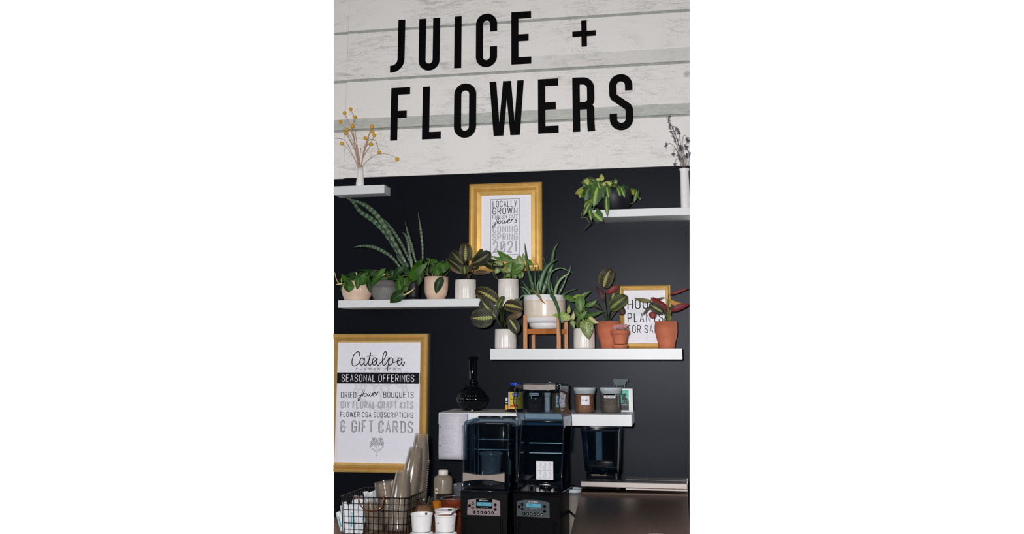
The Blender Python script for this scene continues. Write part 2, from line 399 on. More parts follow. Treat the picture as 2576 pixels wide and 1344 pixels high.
ZB = 0.5*(W(840, 450, -0.018).z+W(1735, 415, -0.018).z)
eL, eR = edge_x(840, 0), edge_x(1735, 0)
struct(obj('wall_back', prism_me([(eL(0), 0.0), (eR(0), 0.0), (eR(ZTOP+.1), ZTOP+.1), (eL(ZTOP+.1), ZTOP+.1)], 0.0, 0.06), M['wall'], smooth=False))
bL, bR = edge_x(840, -0.006), edge_x(1735, -0.006)
board = struct(obj('wall_upper', prism_me([(bL(ZB), ZB+0.004), (bR(ZB), ZB+0.004), (bR(ZTOP), ZTOP), (bL(ZTOP), ZTOP)], -0.006, -0.0005), M['groove'], smooth=False))
pL, pR = edge_x(840, -0.018), edge_x(1735, -0.018)
xs = W(872, 200, -0.018).x
zl = [ZB]
for (va, vb, vc, vd) in ((327, 333, 285.5, 292), (203.5, 209.5, 151, 159), (81, 87, 22, 30)):
    zl.append(0.5*(W(840, vb, -0.018).z+W(1735, vd, -0.018).z)); zl.append(0.5*(W(840, va, -0.018).z+W(1735, vc, -0.018).z))
zl.append(ZTOP)
PL = [(zl[0], zl[1]), (zl[2], zl[3]), (zl[4], zl[5]), (zl[6], zl[7])]
for i, (z0, z1) in enumerate(PL):
    band = None
    if i == 1: band = (z0, z0+(z1-z0)*0.21, 1.0)
    if i == 2: band = (z0, z0+(z1-z0)*0.27, 0.6)
    pm = mk_plank(i+1, band)
    obj('plank', prism_me([(xs+.0012, z0), (pR(z0), z0), (pR(z1), z1), (xs+.0012, z1)], -0.018, -0.006), pm, board, False)
    obj('plank', prism_me([(pL(z0), z0-.003), (xs, z0-.003), (xs, z1-.003), (pL(z1), z1-.003)], -0.018, -0.006), pm, board, False)
# ---------------------------------------------------------------- stroke lettering
def fil(pts, closed=False, seg=7):
    out = []; k = len(pts)
    for i, p in enumerate(pts):
        x, z = p[0], p[1]; r = p[2] if len(p) > 2 else 0
        if r <= 0 or (not closed and i in (0, k-1)): out.append((x, z)); continue
        a = pts[i-1]; b = pts[(i+1) % k]
        d1 = Vector((a[0]-x, a[1]-z)); d2 = Vector((b[0]-x, b[1]-z)); l1, l2 = d1.length, d2.length
        if l1 < 1e-6 or l2 < 1e-6: out.append((x, z)); continue
        d1 /= l1; d2 /= l2; ang = math.acos(max(-1, min(1, d1.dot(d2))))
        tl = min(r/math.tan(ang/2), l1*0.5 if (a[2:] or closed) else l1, l2*0.5 if (b[2:] or closed) else l2)
        rr = tl*math.tan(ang/2)
        bis = (d1+d2)
        if bis.length < 1e-5: out.append((x, z)); continue
        bis.normalize(); c = Vector((x, z))+bis*(rr/math.sin(ang/2))
        p1 = Vector((x, z))+d1*tl; p2 = Vector((x, z))+d2*tl
        a1 = math.atan2(p1.y-c.y, p1.x-c.x); a2 = math.atan2(p2.y-c.y, p2.x-c.x)
        da = (a2-a1+math.pi) % (2*math.pi)-math.pi
        for s in range(seg+1):
            q = a1+da*s/seg; out.append((c.x+rr*math.cos(q), c.y+rr*math.sin(q)))
    res = [out[0]]
    for p in out[1:]:
        if (p[0]-res[-1][0])**2+(p[1]-res[-1][1])**2 > 1e-10: res.append(p)
    if closed and (res[0][0]-res[-1][0])**2+(res[0][1]-res[-1][1])**2 < 1e-10: res.pop()
    return res
def glyph(ch, w, h, b=False):       # centre-line strokes in a box w x h -> list of (points, closed)
    r = w*0.5
    g = {
     'A': ([(0, 0), (w*.5, h), (w, 0)], [(w*.17, h*.33), (w*.83, h*.33)]),
     'B': ([(0, 0), (0, h), (w*.92, h, r*.8), (w*.92, h*.53, r*.7), (0, h*.53)], [(0, h*.53), (w, h*.53, r*.8), (w, 0, r*.8), (0, 0)]),
     'C': ([(w, h*.70), (w, h, r), (0, h, r), (0, 0, r), (w, 0, r), (w, h*.30)],),
     'D': ([(0, 0), (0, h), (w, h, r), (w, 0, r), (0, 0)],),
     'E': ([(w, h), (0, h), (0, 0), (w, 0)], [(0, h*.52), (w*.85, h*.52)]),
     'F': ([(w, h), (0, h), (0, 0)], [(0, h*.52), (w*.85, h*.52)]),
     'G': ([(w, h*.74), (w, h, r), (0, h, r), (0, 0, r), (w, 0, r), (w, h*.47), (w*.5, h*.47)],),
     'H': ([(0, 0), (0, h)], [(w, 0), (w, h)], [(0, h*.5), (w, h*.5)]),
     'I': ([(0, 0), (0, h)],),
     'J': ([(w, h), (w, 0, r*1.4), (0, 0)],) if not b else ([(w, h), (w, 0, r*1.5), (0, 0)],),
     'K': ([(0, 0), (0, h)], [(w, h), (0, h*.4)], [(w*.3, h*.55), (w, 0)]),
     'L': ([(0, h), (0, 0), (w, 0)],),
     'M': ([(0, 0), (0, h), (w*.5, h*.35), (w, h), (w, 0)],),
     'N': ([(0, 0), (0, h), (w, 0), (w, h)],),
     'O': ([(0, 0, r), (0, h, r), (w, h, r), (w, 0, r)],),
     'P': ([(0, 0), (0, h), (w, h, r), (w, h*.45, r), (0, h*.45)],),
     'Q': ([(0, 0, r), (0, h, r), (w, h, r), (w, 0, r)], [(w*.55, h*.25), (w*1.05, -h*.06)]),
     'R': ([(0, 0), (0, h), (w, h, r), (w, h*.48, r*.8), (0, h*.48)], [(w*.45, h*.48), (w, 0)]),
     'S': ([(w, h*.73), (w, h, r), (0, h, r), (0, h*.62, r*.7), (w, h*.38, r*.7), (w, 0, r), (0, 0, r), (0, h*.27)],),
     'T': ([(0, h), (w, h)], [(w*.5, h), (w*.5, 0)]),
     'U': ([(0, h), (0, 0, r), (w, 0, r), (w, h)],),
     'V': ([(0, h), (w*.5, 0), (w, h)],),
     'W': ([(0, h), (w*.25, 0)], [(w*.25, 0), (w*.5, h*.95)], [(w*.5, h*.95), (w*.75, 0)], [(w*.75, 0), (w, h)]),
     'X': ([(0, 0), (w, h)], [(0, h), (w, 0)]),
     'Y': ([(0, h), (w*.5, h*.42), (w, h)], [(w*.5, h*.42), (w*.5, 0)]),
     '&': ([(w*.62, h*.8), (w*.62, h, r*.6), (w*.06, h, r*.6), (w*.06, h*.53, r*.5), (w*.5, h*.53)], [(w*.3, h*.53), (0, h*.53, r*.7), (0, 0, r*.8), (w*.78, 0, r*.8), (w*.78, h*.5)], [(w*.55, h*.46), (w*1.02, h*.46)]),
     '0': ([(0, 0, r), (0, h, r), (w, h, r), (w, 0, r)], [(w*.1, h*.12), (w*.9, h*.88)]),
     '1': ([(-w*.1, h*.97), (w*.25, h*.97), (w*.25, 0)],),
     '2': ([(0, h*.68), (0, h, r), (w, h, r), (w, h*.6, r*.6), (0, 0), (w, 0)],),
     '3': ([(0, h), (w, h), (w*.4, h*.55), (w, h*.55, r*.8), (w, 0, r), (0, 0, r), (0, h*.2)],),
     '4': ([(w*.75, 0), (w*.75, h), (0, h*.3), (w, h*.3)],),
     '5': ([(w, h), (0, h), (0, h*.55), (w, h*.6, r), (w, 0, r), (0, 0)],),
     '6': ([(w*.8, h), (0, h*.5), (0, 0, r), (w, 0, r), (w, h*.5, r), (0, h*.5)],),
     "'": ([(0, h), (0, h*.8)],),
     '+': ([(0, h*.5), (w, h*.5)], [(w*.5, 0), (w*.5, h)]),
     'i': ([(0, 0), (0, h*.65)], [(0, h*.85), (0, h)]),
     't': ([(w*.4, h), (w*.4, 0), (w, 0)], [(0, h*.65), (w*.9, h*.65)]),
     'a': ([(w, h*.65), (w, 0)], [(w, h*.65), (0, h*.65, r*.6), (0, 0, r*.6), (w, 0)]),
     'm': ([(0, 0), (0, h*.65), (w*.5, h*.65), (w*.5, 0)], [(w*.5, h*.65), (w, h*.65), (w, 0)]),
     'x': ([(0, 0), (w, h*.65)], [(0, h*.65), (w, 0)]),
     'n': ([(0, 0), (0, h*.65), (w, h*.65), (w, 0)],), 'e': ([(w, 0), (0, 0, r*.5), (0, h*.65, r*.5), (w, h*.65), (w, h*.33), (0, h*.33)],),
    }[ch]
    closed = ch in 'O' or ch in 'Q0'
    return [(fil(p, closed and j == 0), closed and j == 0) for j, p in enumerate(g)]
WID = {'I': 0.0, 'i': 0.0, "'": 0.0, 'W': 1.45, 'M': 1.2, '1': 0.35, 'L': .82, 'T': .95, 'E': .85, 'F': .85, 'm': 1.3, 't': .6, '&': 1.25}
def ribbon(pts, w, closed=False, taper=None):
    k = len(pts); v = []; f = []
    P = [Vector(p) for p in pts]
    for i, p in enumerate(P):
        a = P[i-1] if (i > 0 or closed) else None; b = P[(i+1) % k] if (i < k-1 or closed) else None
        d1 = (p-a).normalized() if a is not None else None; d2 = (b-p).normalized() if b is not None else None
        if d1 is None: d1 = d2
        if d2 is None: d2 = d1
        n1 = Vector((-d1.y, d1.x)); n2 = Vector((-d2.y, d2.x)); m = n1+n2
        if m.length < 1e-4: m = n1
        m.normalize(); s = 1.0/max(0.42, m.dot(n1)); hw = w*0.5*s*(taper(i/(k-1)) if taper else 1)
        v += [p+m*hw, p-m*hw]
    for i in range(k if closed else k-1):
        j = (i+1) % k; f.append((2*i, 2*i+1, 2*j+1, 2*j))
    return v, f
def inked(name, strokes, w, mapf, m, parent, thick=0.0006, lift=0.0, taper=None, label=None, inc=6e-6):
    V = []; Fs = []; nst = 0
    for pts, cl in strokes:
        if len(pts) < 2: continue
        v, f = ribbon(pts, w, cl, taper); o = len(V); k = len(v)
        lf = lift+inc*nst; nst += 1
        V += [mapf(p.x, p.y, lf+thick) for p in v]+[mapf(p.x, p.y, 0) for p in v]
        Fs += [tuple(o+i for i in q) for q in f]
        Fs += [(o+q[0]+k, o+q[3]+k, o+q[3], o+q[0]) for q in f]+[(o+q[1], o+q[2], o+q[2]+k, o+q[1]+k) for q in f]
    return obj(name, pyd(V, Fs), m, parent, False, label)
def flat(y):                        # print lying on the wall-parallel plane y
    return lambda x, z, l: Vector((x, y-l, z))
def lay(s, x0, z0, x1, z1, sw, gap=0.42, space=0.75, serif=False):
    hgt = z1-z0; units = 0.0; n_ = 0
    for i, ch in enumerate(s):
        units += space if ch == ' ' else WID.get(ch, 1.0)+(gap if i < len(s)-1 else 0)
    fixed = sw*sum(1 for c in s if c != ' ')
    u = (x1-x0-fixed)/units if units > 1e-6 else 0.0; x = x0 if units > 1e-6 else (x0+x1)/2-sw/2; out = []
    for i, ch in enumerate(s):
        if ch == ' ': x += space*u; continue
        w = max(1e-4, WID.get(ch, 1.0)*u)
        gs = glyph(ch, w, hgt-sw)
        for pts, cl in gs:
            q = [(px+x+sw/2, pz+z0+sw/2) for px, pz in pts]; out.append((q, cl))
            if serif and not cl:
                for e, nb in ((q[0], q[1]), (q[-1], q[-2])):
                    d = (Vector(e)-Vector(nb))
                    if d.length < 1e-6: continue
                    d.normalize(); t = Vector((-d.y, d.x))*hgt*0.13
                    out.append(([(e[0]-t.x, e[1]-t.y), (e[0]+t.x, e[1]+t.y)], False))
        x += w+sw+gap*u
    return out
def pxbox(u0, v0, u1, v1, y):       # bottom-left, top-right pixel corners -> x0, z0, x1, z1
    a, b = W(u0, v0, y), W(u1, v1, y); um = (u0+u1)/2
    return a.x, W(um, v0, y).z, b.x, W(um, v1, y).z
def text(s, u0, v0, u1, v1, y, parent, sw=0.13, style='solid', m=None, gap=0.42, space=0.75, serif=False):
    x0, z0, x1, z1 = pxbox(u0, v0, u1, v1, y); w = (z1-z0)*sw
    st = lay(s, x0, z0, x1, z1, w, gap, space, serif)
    o = inked('lettering', st, w, flat(y), m or M['ink'], parent)
    if style == 'outline':
        inked('letter_inline', st, w*0.40, flat(y), M['paper'], o, 0.0002, 0.0009)
    return o
# ---------------------------------------------------------------- the big sign on the planks
YL = -0.018
LET = [('J', 983, 182, 1018.4, 51, 'black letter J that opens the top line of the sign'),
       ('U', 1054, 177.5, 1106.5, 47, 'black letter U on the top line of the sign'),
       ('I', 1143, 172, 1161.4, 42, 'black straight letter I on the top line of the sign'),
       ('C', 1197.6, 169, 1250.6, 35, 'black letter C between I and E on the top line'),
       ('E', 1286.5, 161.5, 1336.5, 30, 'black letter E that ends the word on the top line'),
       ('+', 1440, 118, 1499, 52, 'black plus sign at the right end of the top line'),
       ('F', 983.5, 353.5, 1031, 221, 'black letter F that opens the lower line of the sign'),
       ('L', 1063, 350, 1110, 218, 'black letter L between F and O on the lower line'),
       ('O', 1142.7, 347, 1198, 210.5, 'black letter O on the lower line of the sign'),
       ('W', 1231.6, 341, 1318, 204.5, 'black wide letter W on the lower line of the sign'),
       ('E', 1353.7, 335.5, 1405, 199, 'black letter E between W and R on the lower line'),
       ('R', 1440.5, 331.5, 1500, 194.7, 'black letter R on the lower line of the sign'),
       ('S', 1533, 328, 1592, 187, 'black curved letter S that ends the lower line')]
for ch, u0, v0, u1, v1, lab in LET:
    um, vm = (u0+u1)/2, (v0+v1)/2
    x0, x1 = W(u0, vm, YL).x, W(u1, vm, YL).x; z0, z1 = W(um, v0, YL).z, W(um, v1, YL).z
    sw = 17.9*SZ(1290, 190, YL)
    if ch == '+': sw = 13.6*SZ(1470, 90, YL)
    if ch == 'I': x0 = (x0+x1)/2-sw/2; x1 = x0+sw
    w, hh = x1-x0-sw, z1-z0-sw
    gs = glyph(ch, max(w, 1e-4), hh, True)
    if ch in 'CSOU' : pass
    if ch == 'W': gs = [([(sw*.02, hh+sw/2), (w*.235, -sw/2)], False), ([(w*.235, -sw/2), (w*.5, hh+sw*.48)], False), ([(w*.5, hh+sw*.48), (w*.765, -sw/2)], False), ([(w*.765, -sw/2), (w-sw*.02, hh+sw/2)], False)]
    if ch == 'R': gs = [(fil([(0, -sw/2), (0, hh), (w*.9, hh, w*.5), (w*.9, hh*.47, w*.4), (sw*.49, hh*.47)]), False), (fil([(w*.62, hh*.47), (w*.88, hh*.47, w*.3), (w*.88, hh*.10), (w*.91, -sw/2)]), False)]
    if ch == 'C': gs = [(fil([(w, hh*.68), (w, hh, w*.5), (0, hh, w*.5), (0, 0, w*.5), (w, 0, w*.5), (w, hh*.36)]), False)]
    if ch == 'J': gs = [(fil([(w, hh+sw/2), (w, 0, w*1.3), (-sw*.5, 0)]), False)]
    if ch in 'UI': gs = [([(a, b+(sw/2 if b > hh*.99 else 0)-(sw/2 if ch == 'I' and b < .001 else 0)) for a, b in p], c) for p, c in gs]
    if ch in 'EFL': # square ends flush with the box
        gs = {'E': [([(w+sw/2, hh), (0, hh), (0, 0), (w+sw/2, 0)], False), ([(0, hh*.5), (w*.8+sw/2, hh*.5)], False)],
              'F': [([(w+sw/2, hh), (0, hh), (0, -sw/2)], False), ([(0, hh*.49), (w*.76+sw/2, hh*.49)], False)],
              'L': [([(0, hh+sw/2), (0, 0), (w+sw/2, 0)], False)]}[ch]
    if ch == '+': gs = [([(-sw/2, hh/2), (w+sw/2, hh/2)], False), ([(w/2, -sw/2), (w/2, hh+sw/2)], False)]
    st = [([(a+x0+sw/2, b+z0+sw/2) for a, b in p], c) for p, c in gs]
    o = inked('wall_letter', st, sw, flat(YL), M['black'], None, 0.004, inc=2e-4)
    if ch == 'W':
        me_old = o.data
        WO = [(0, 1), (.195, 1), (.288, .225), (.396, 1), (.628, 1), (.731, .235), (.814, 1), (1, 1), (.882, 0), (.61, 0), (.505, .68), (.405, 0), (.124, 0)]
        o.data = prism_me([(x0+(x1-x0)*a, z0+(z1-z0)*b) for a, b in WO], YL-.004, YL-.0002); o.data.materials.append(M['black']); bpy.data.meshes.remove(me_old)
    rehome(o, ((x0+x1)/2, YL, z0)); top(o, lab, 'letter', 'black letters on the whitewashed boards')
# ---------------------------------------------------------------- floating shelves
def shelf(u0, u1, vt, vb, lab, D=0.30):
    y = -D; um = (u0+u1)/2
    x0, x1 = W(u0, vt, y).x, W(u1, vt, y).x; z1, z0 = W(um, vt, y).z, W(um, vb, y).z
    o = box('floating_shelf', x0, x1, y, -0.0005, z0, z1, M['shelf'], None, 0.0012, None, 1)
    rehome(o, ((x0+x1)/2, -D/2, z0)); top(o, lab, 'shelf', 'white floating shelves on the dark wall')
    return z1
ZS1 = shelf(839.5, 966.9, 467, 488.5, 'white floating shelf at upper left under the small vase', .10)
ZS2 = shelf(1489.7, 1735.5, 525, 544, 'white floating shelf at upper right holding the dark bowl', .19)
ZS3 = shelf(850.8, 1294, 753, 772.5, 'white floating shelf at middle left with a row of potted plants', .21)
ZS4 = shelf(1233, 1716, 877.3, 905, 'long white floating shelf with terracotta pots and wooden plant stand', .23)
ZS5 = shelf(1103.4, 1588.8, 1041, 1070.5, 'lowest white floating shelf with food jars behind the blenders')
# ---------------------------------------------------------------- gilded frames
def molding(x0, x1, z0, z1, prof, y, parent, m, name='frame_rail', sides='TBLR'):
    # prof: (inset, height toward the viewer) from the outer edge inwards
    for s in sides:
        V = []; k = len(prof)
        for e in (0, 1):
            for ins, hgt in prof:
                if s in 'TB':
                    x = (x0+ins, x1-ins)[e]; z = z1-ins if s == 'T' else z0+ins
                else:
                    z = (z0+ins, z1-ins)[e]; x = x0+ins if s == 'L' else x1-ins
                V.append((x, y-hgt, z))
        fs = [(i, i+1, k+i+1, k+i) for i in range(k-1)]
        me = hull_me(V, fs+[(0, k, 2*k-1, k-1), tuple(range(k)), tuple(range(2*k-1, k-1, -1))])
        obj(name, me, m, parent, False)
# upper frame
yb = -0.0006
x0, z0, x1, z1 = pxbox(1180.3, 683, 1363.6, 461.8, -0.02)
t = thing('picture_frame', 'wide gold picture frame hanging above the plants, announcing locally grown flowers', 'picture frame', ((x0+x1)/2, -0.01, z0))
ix0, iz0, ix1, iz1 = pxbox(1208, 655, 1333.5, 491.2, -0.012)
fw = (ix0-x0+x1-ix1)/2
pr = [(0, 0), (0, .030), (fw*.12, .034), (fw*.16, .030), (fw*.30, .033), (fw*.46, .033), (fw*.50, .026), (fw*.56, .024), (fw*.60, .026), (fw*.64, .018), (fw*.95, .012), (fw, .008), (fw, 0)]
molding(x0, x1, z0, z1, pr, yb, t, M['gold'])
YP = -0.0085
box('print_sheet', x0+fw*.9, x1-fw*.9, YP, YP+.004, z0+fw*.9, z1-fw*.9, M['paper'], t)
def rectline(u0, v0, u1, v1, y, parent, w=.0016, m=None):
    a, b, c, d = pxbox(u0, v0, u1, v1, y)
    return inked('border_line', [([(a, b), (a, d), (c, d), (c, b)], True)], w, flat(y), m or M['ink'], parent)
rectline(1234.4, 641, 1306.9, 501.2, YP, t)
def jz(x): return 1220+x/8.4
def jv(y): return 490+y/8.4
def ts(s, xa_, ya, xb, yb_, **k): text(s, jz(xa_), jv(ya), jz(xb), jv(yb_), YP, t, **k)
ts('LOCALLY', 163, 262, 676, 126, sw=.085)
ts('GROWN', 160, 414, 686, 270, sw=.09)
ts('FRESH CUT', 160, 500, 692, 427, sw=.09, serif=True, gap=.55)
def brush(strokes, u0, v0, u1, v1, y, parent, wf=.09, slant=.25, m=None, taper=True, name='script_lettering'):
    a, b, c, d = pxbox(u0, v0, u1, v1, y); H = d-b; Wd = c-a
    st = []
    for s in strokes:
        q = [Vector((p[0], p[1], 0)) for p in s]; q = spline(q, 5)
        st.append(([(a+p.x*Wd, b+p.y*H) for p in q], False))
    return inked(name, st, H*wf, flat(y), m or M['ink'], parent, taper=(lambda s: 0.35+0.9*math.sin(math.pi*min(1, max(0, s*.9+.06)))) if taper else None)
FLOWER = [[(.2, 1), (.14, .6), (.05, .05), (.0, .02), (.02, .25), (.1, .38)], [(0, .45), (.15, .52)],
          [(.27, 1), (.2, .62), (.17, .36)], [(.32, .72), (.25, .6), (.24, .45), (.3, .42), (.34, .6), (.32, .72)],
          [(.42, .78), (.38, .55), (.41, .42), (.48, .6), (.5, .76)], [(.5, .76), (.47, .5), (.51, .42), (.58, .62), (.6, .8)],
          [(.6, .55), (.68, .66), (.69, .78), (.63, .7), (.6, .5), (.65, .42), (.72, .52)], [(.79, .84), (.76, .65), (.72, .44)], [(.76, .65), (.82, .82), (.87, .8)]]
FLOWERS = FLOWER+[[(1.0, .86), (.93, .72), (.97, .6), (.94, .48), (.85, .46)]]
brush(FLOWERS, jz(162), jv(695), jz(685), jv(480), YP, t, .06)
ts('COMING', 162, 802, 688, 654, sw=.13, style='outline', m=M['inkgrey'])
ts('SPRING', 162, 970, 688, 814, sw=.13, style='outline', m=M['inkgrey'])
ts('2021', 170, 1220, 684, 977, sw=.10, style='outline', gap=.55)
# big poster at lower left
px0 = eL(W(840, 1015, 0).z)
x0, z0, x1, z1 = pxbox(842, 1190, 1077.3, 840, -0.02)
x0 = W(840.5, 870, -0.02).x-0.004
t = thing('poster_frame', 'large gold framed poster of seasonal flower offerings at lower left', 'poster', ((x0+x1)/2, -0.01, z0))
fw = x1-W(1054.3, 1010, -0.012).x
pr = [(0, 0), (0, .024), (fw*.10, .028), (fw*.38, .028), (fw*.42, .022), (fw*.55, .030), (fw*.8, .024), (fw, .008), (fw, 0)]
def rail(sx0, sx1):
    pass
XO = x1-(x1-W(840.5, 870, -0.02).x)-fw*0.55
# left rail: only its inner half is inside the photograph
molding(XO, x1, z0, z1, pr, yb, t, M['gold'], sides='TBR')
for o in list(t.children):          # trim the rails at the edge of the photographed wall
    bm = bmesh.new(); bm.from_mesh(o.data)
    a, b = W(840, 800, -0.02)-ORG[t.name], W(840, 1300, -0.02)-ORG[t.name]
    nrm = (b-a).cross(Vector((0, 1, 0))).normalized()
    if nrm.x > 0: nrm = -nrm
    r = bmesh.ops.bisect_plane(bm, geom=list(bm.verts)+list(bm.edges)+list(bm.faces), plane_co=a, plane_no=nrm, clear_outer=True)
    bmesh.ops.holes_fill(bm, edges=[e for e in bm.edges if e.is_boundary])
    bm.to_mesh(o.data); bm.free()
def lrail():
    g = lambda u, v, hgt: W(u, v, -0.0006-hgt)
    V = []
    for v, uo, ui in ((862.5, 840.2, 850.6), (1164.5, 840.2, 840.9)):
        V += [g(uo, v, .024), g(ui, v, .008), g(ui, v, .0), g(uo, v, .0)]
    V[0] = g(840.2, 850, .024); V[3] = g(840.2, 850, 0)
    return hull_me(V, [(0, 1, 5, 4), (1, 2, 6, 5), (2, 3, 7, 6), (3, 0, 4, 7), (0, 3, 2, 1), (4, 5, 6, 7)])
obj('frame_rail', lrail(), M['gold'], t, False)
# beaded strip
zz0, zz1 = z0+fw*.24, z1-fw*.24
bxs = x1-fw*.24; pts = []
nb = 96
beads = []
for i in range(nb):
    zc = zz0+(zz1-zz0)*i/(nb-1); beads.append(lathe_me((bxs, yb-.027, zc), [(0.0003, -.0014), (.0028, 0), (.0003, .0014)], 6, cap=False))
for i in range(60):
    xc = W(842, 1180, -0.02).x+(bxs-W(842, 1180, -0.02).x)*i/60
    for zz in (zz0, zz1):
        if xc > W(842, 845 if zz > 1.6 else 1185, -.02).x: beads.append(lathe_me((xc, yb-.027, zz), [(0.0003, -.0014), (.0028, 0), (.0003, .0014)], 6, cap=False))
o = obj('beading', join_me(beads), M['gold'], t); o['kind'] = 'stuff'
pa, pb = W(841, 1165, YP), W(850.6, 862.6, YP)
obj('poster_sheet', prism_me([(pa.x, z0+fw*.9), (x1-fw*.9, z0+fw*.9), (x1-fw*.9, z1-fw*.9), (pb.x, z1-fw*.9)], YP, YP+.004), M['paper'], t, False)
def c_u(x): return 830+x/3.536
def c_v(y): return 820+y/3.536
# pale bouquet drawing behind the words
def sprig(x, y, s, parent, m, w):
    st = []
    def blob(cx, cy, r, k=5):
        for i in range(k):
            a = 2*math.pi*i/k+.4
            ex, ey = cx+math.cos(a)*r*.62, cy+math.sin(a)*r*.62
            st.append(([(ex+math.cos(q)*r*.42, ey+math.sin(q)*r*.42) for q in [j*math.pi/5 for j in range(10)]], True))
    for (cx, cy, r) in ((0, 0, .17), (-.22, .12, .15), (.2, .14, .16), (-.05, .27, .13), (.27, .33, .11), (-.27, .34, .1), (-.36, .0, .1), (.36, .05, .1)): blob(cx, cy+.12, r)
    for (a, b) in (((0, -.62), (0, -.05)), ((0, -.35), (-.3, -.12)), ((0, -.35), (.3, -.1)), ((.0, -.25), (-.42, -.08)), ((0, -.22), (.44, .0)), ((.02, -.3), (.02, -.62))):
        mid = ((a[0]+b[0])/2+.02, (a[1]+b[1])/2-.05)
        st.append(([(p.x, p.y) for p in spline([Vector((*a, 0)), Vector((*mid, 0)), Vector((*b, 0))], 4)], False))
    for (bx_, by_) in ((-.42, .22), (.44, .22), (-.15, .45), (.12, .46), (-.44, -.05), (.42, -.02)):
        st.append(([(bx_+math.cos(q)*.035, by_+.05+math.sin(q)*.05) for q in [j*math.pi/4 for j in range(8)]], True))
    st = [([(x+p[0]*s, y+p[1]*s) for p in pts], c) for pts, c in st]
    return inked('flower_drawing', st, w, flat(YP), m, parent, 0.0001)
cc = W(958, 985, YP); sprig(cc.x, cc.z, 0.30, t, M['faint'], .010)
a = pxbox(847.6, 965.3, 1055, 937.7, YP)
box('heading_bar', a[0], a[2], YP-.0008, YP, a[1], a[3], M['ink'], t)
text('SEASONAL OFFERINGS', c_u(103), c_v(498), c_u(750), c_v(433), YP-.0008, t, sw=.095, m=M['paper'])
text('FLOWER FARM', c_u(231), c_v(393), c_u(626), c_v(373), YP, t, sw=.13, gap=1.5, space=1.6, serif=True)
text('DRIED', c_u(97), c_v(643), c_u(234), c_v(588), YP, t, sw=.09)
brush(FLOWER, c_u(250), c_v(668), c_u(470), c_v(570), YP, t, .06)
text('BOUQUETS', c_u(475), c_v(642), c_u(745), c_v(586), YP, t, sw=.09)
text('DIY FLORAL CRAFT KITS', c_u(95), c_v(738), c_u(742), c_v(673), YP, t, sw=.15, style='outline', m=M['inkgrey'])
text('FLOWER CSA SUBSCRIPTIONS', c_u(92), c_v(816), c_u(740), c_v(768), YP, t, sw=.095)
text('& GIFT CARDS', c_u(90), c_v(953), c_u(738), c_v(846), YP, t, sw=.115, style='outline', gap=.5)
cc = W(948, 1124, YP); sprig(cc.x, cc.z, 0.077, t, M['ink'], .0011)
def catalpa():
    L = [[(262, 270), (264, 240), (243, 231), (215, 258), (198, 305), (199, 345), (222, 357), (250, 340), (262, 322)]]
    a = [(303, 300), (286, 285), (268, 305), (268, 338), (284, 350), (302, 328), (309, 292), (305, 335), (318, 352), (335, 330)]
    L.append(a); L.append([(335, 330), (350, 300), (362, 240), (350, 290), (343, 335), (355, 352), (372, 335)]); L.append([(330, 270), (385, 268)])
    L.append([(372, 335)]+[(x+112, y) for x, y in a]); L.append([(445, 332), (480, 300), (503, 250), (493, 228), (476, 255), (466, 320), (474, 350), (492, 345), (510, 320)])
    L.append([(510, 320), (528, 285), (518, 345), (511, 400)]); L.append([(520, 312), (540, 285), (561, 300), (552, 338), (530, 350), (520, 338)])
    L.append([(560, 330)]+[(x+334, y) for x, y in a[:-1]]+[(655, 350), (666, 320)])
    st = []
    for s in L:
        q = spline([Vector((x, y, 0)) for x, y in s], 5)
        st.append(([(W(c_u(p.x), c_v(p.y), YP).x, W(c_u(p.x), c_v(p.y), YP).z) for p in q], False))
    inked('script_lettering', st, .0042, flat(YP), M['ink'], t)
catalpa()
# house plants frame, standing on the shelf against the wall
y = -0.045
x0, z0, x1, z1 = pxbox(1560, 875, 1685.8, 717.8, y); z0 = ZS4+.0005
t = thing('picture_frame', 'small gold frame standing on the long shelf behind terracotta pots', 'picture frame', ((x0+x1)/2, y+.01, z0))
ix0, iz0, ix1, iz1 = pxbox(1572, 861.5, 1673.2, 730, y); fw = (ix0-x0+x1-ix1)/2
pr = [(0, 0), (0, .012), (fw*.2, .019), (fw*.5, .022), (fw*.8, .019), (fw, .010), (fw, 0)]
molding(x0, x1, z0, z1, pr, y+.012, t, M['gold'])
yp = y+.004
box('print_sheet', x0+fw*.9, x1-fw*.9, yp, yp+.006, z0+fw*.9, z1-fw*.9, M['paper'], t)
box('backing_board', x0+.003, x1-.003, yp+.006, yp+.012, z0+.002, z1-.003, M['brown'], t)
YPs = YP; YP = yp
cc = W(1625, 800, yp); sprig(cc.x, cc.z, 0.17, t, M['faint'], .0022); YP = YPs
text('HOUSE', 1578.7, 778, 1667, 752.3, yp, t, sw=.09, gap=.5)
text('PLANTS', 1579, 811, 1668, 787.4, yp, t, sw=.09, gap=.5)
text('FOR SALE', 1579, 838, 1666, 818.2, yp, t, sw=.085, gap=.5)
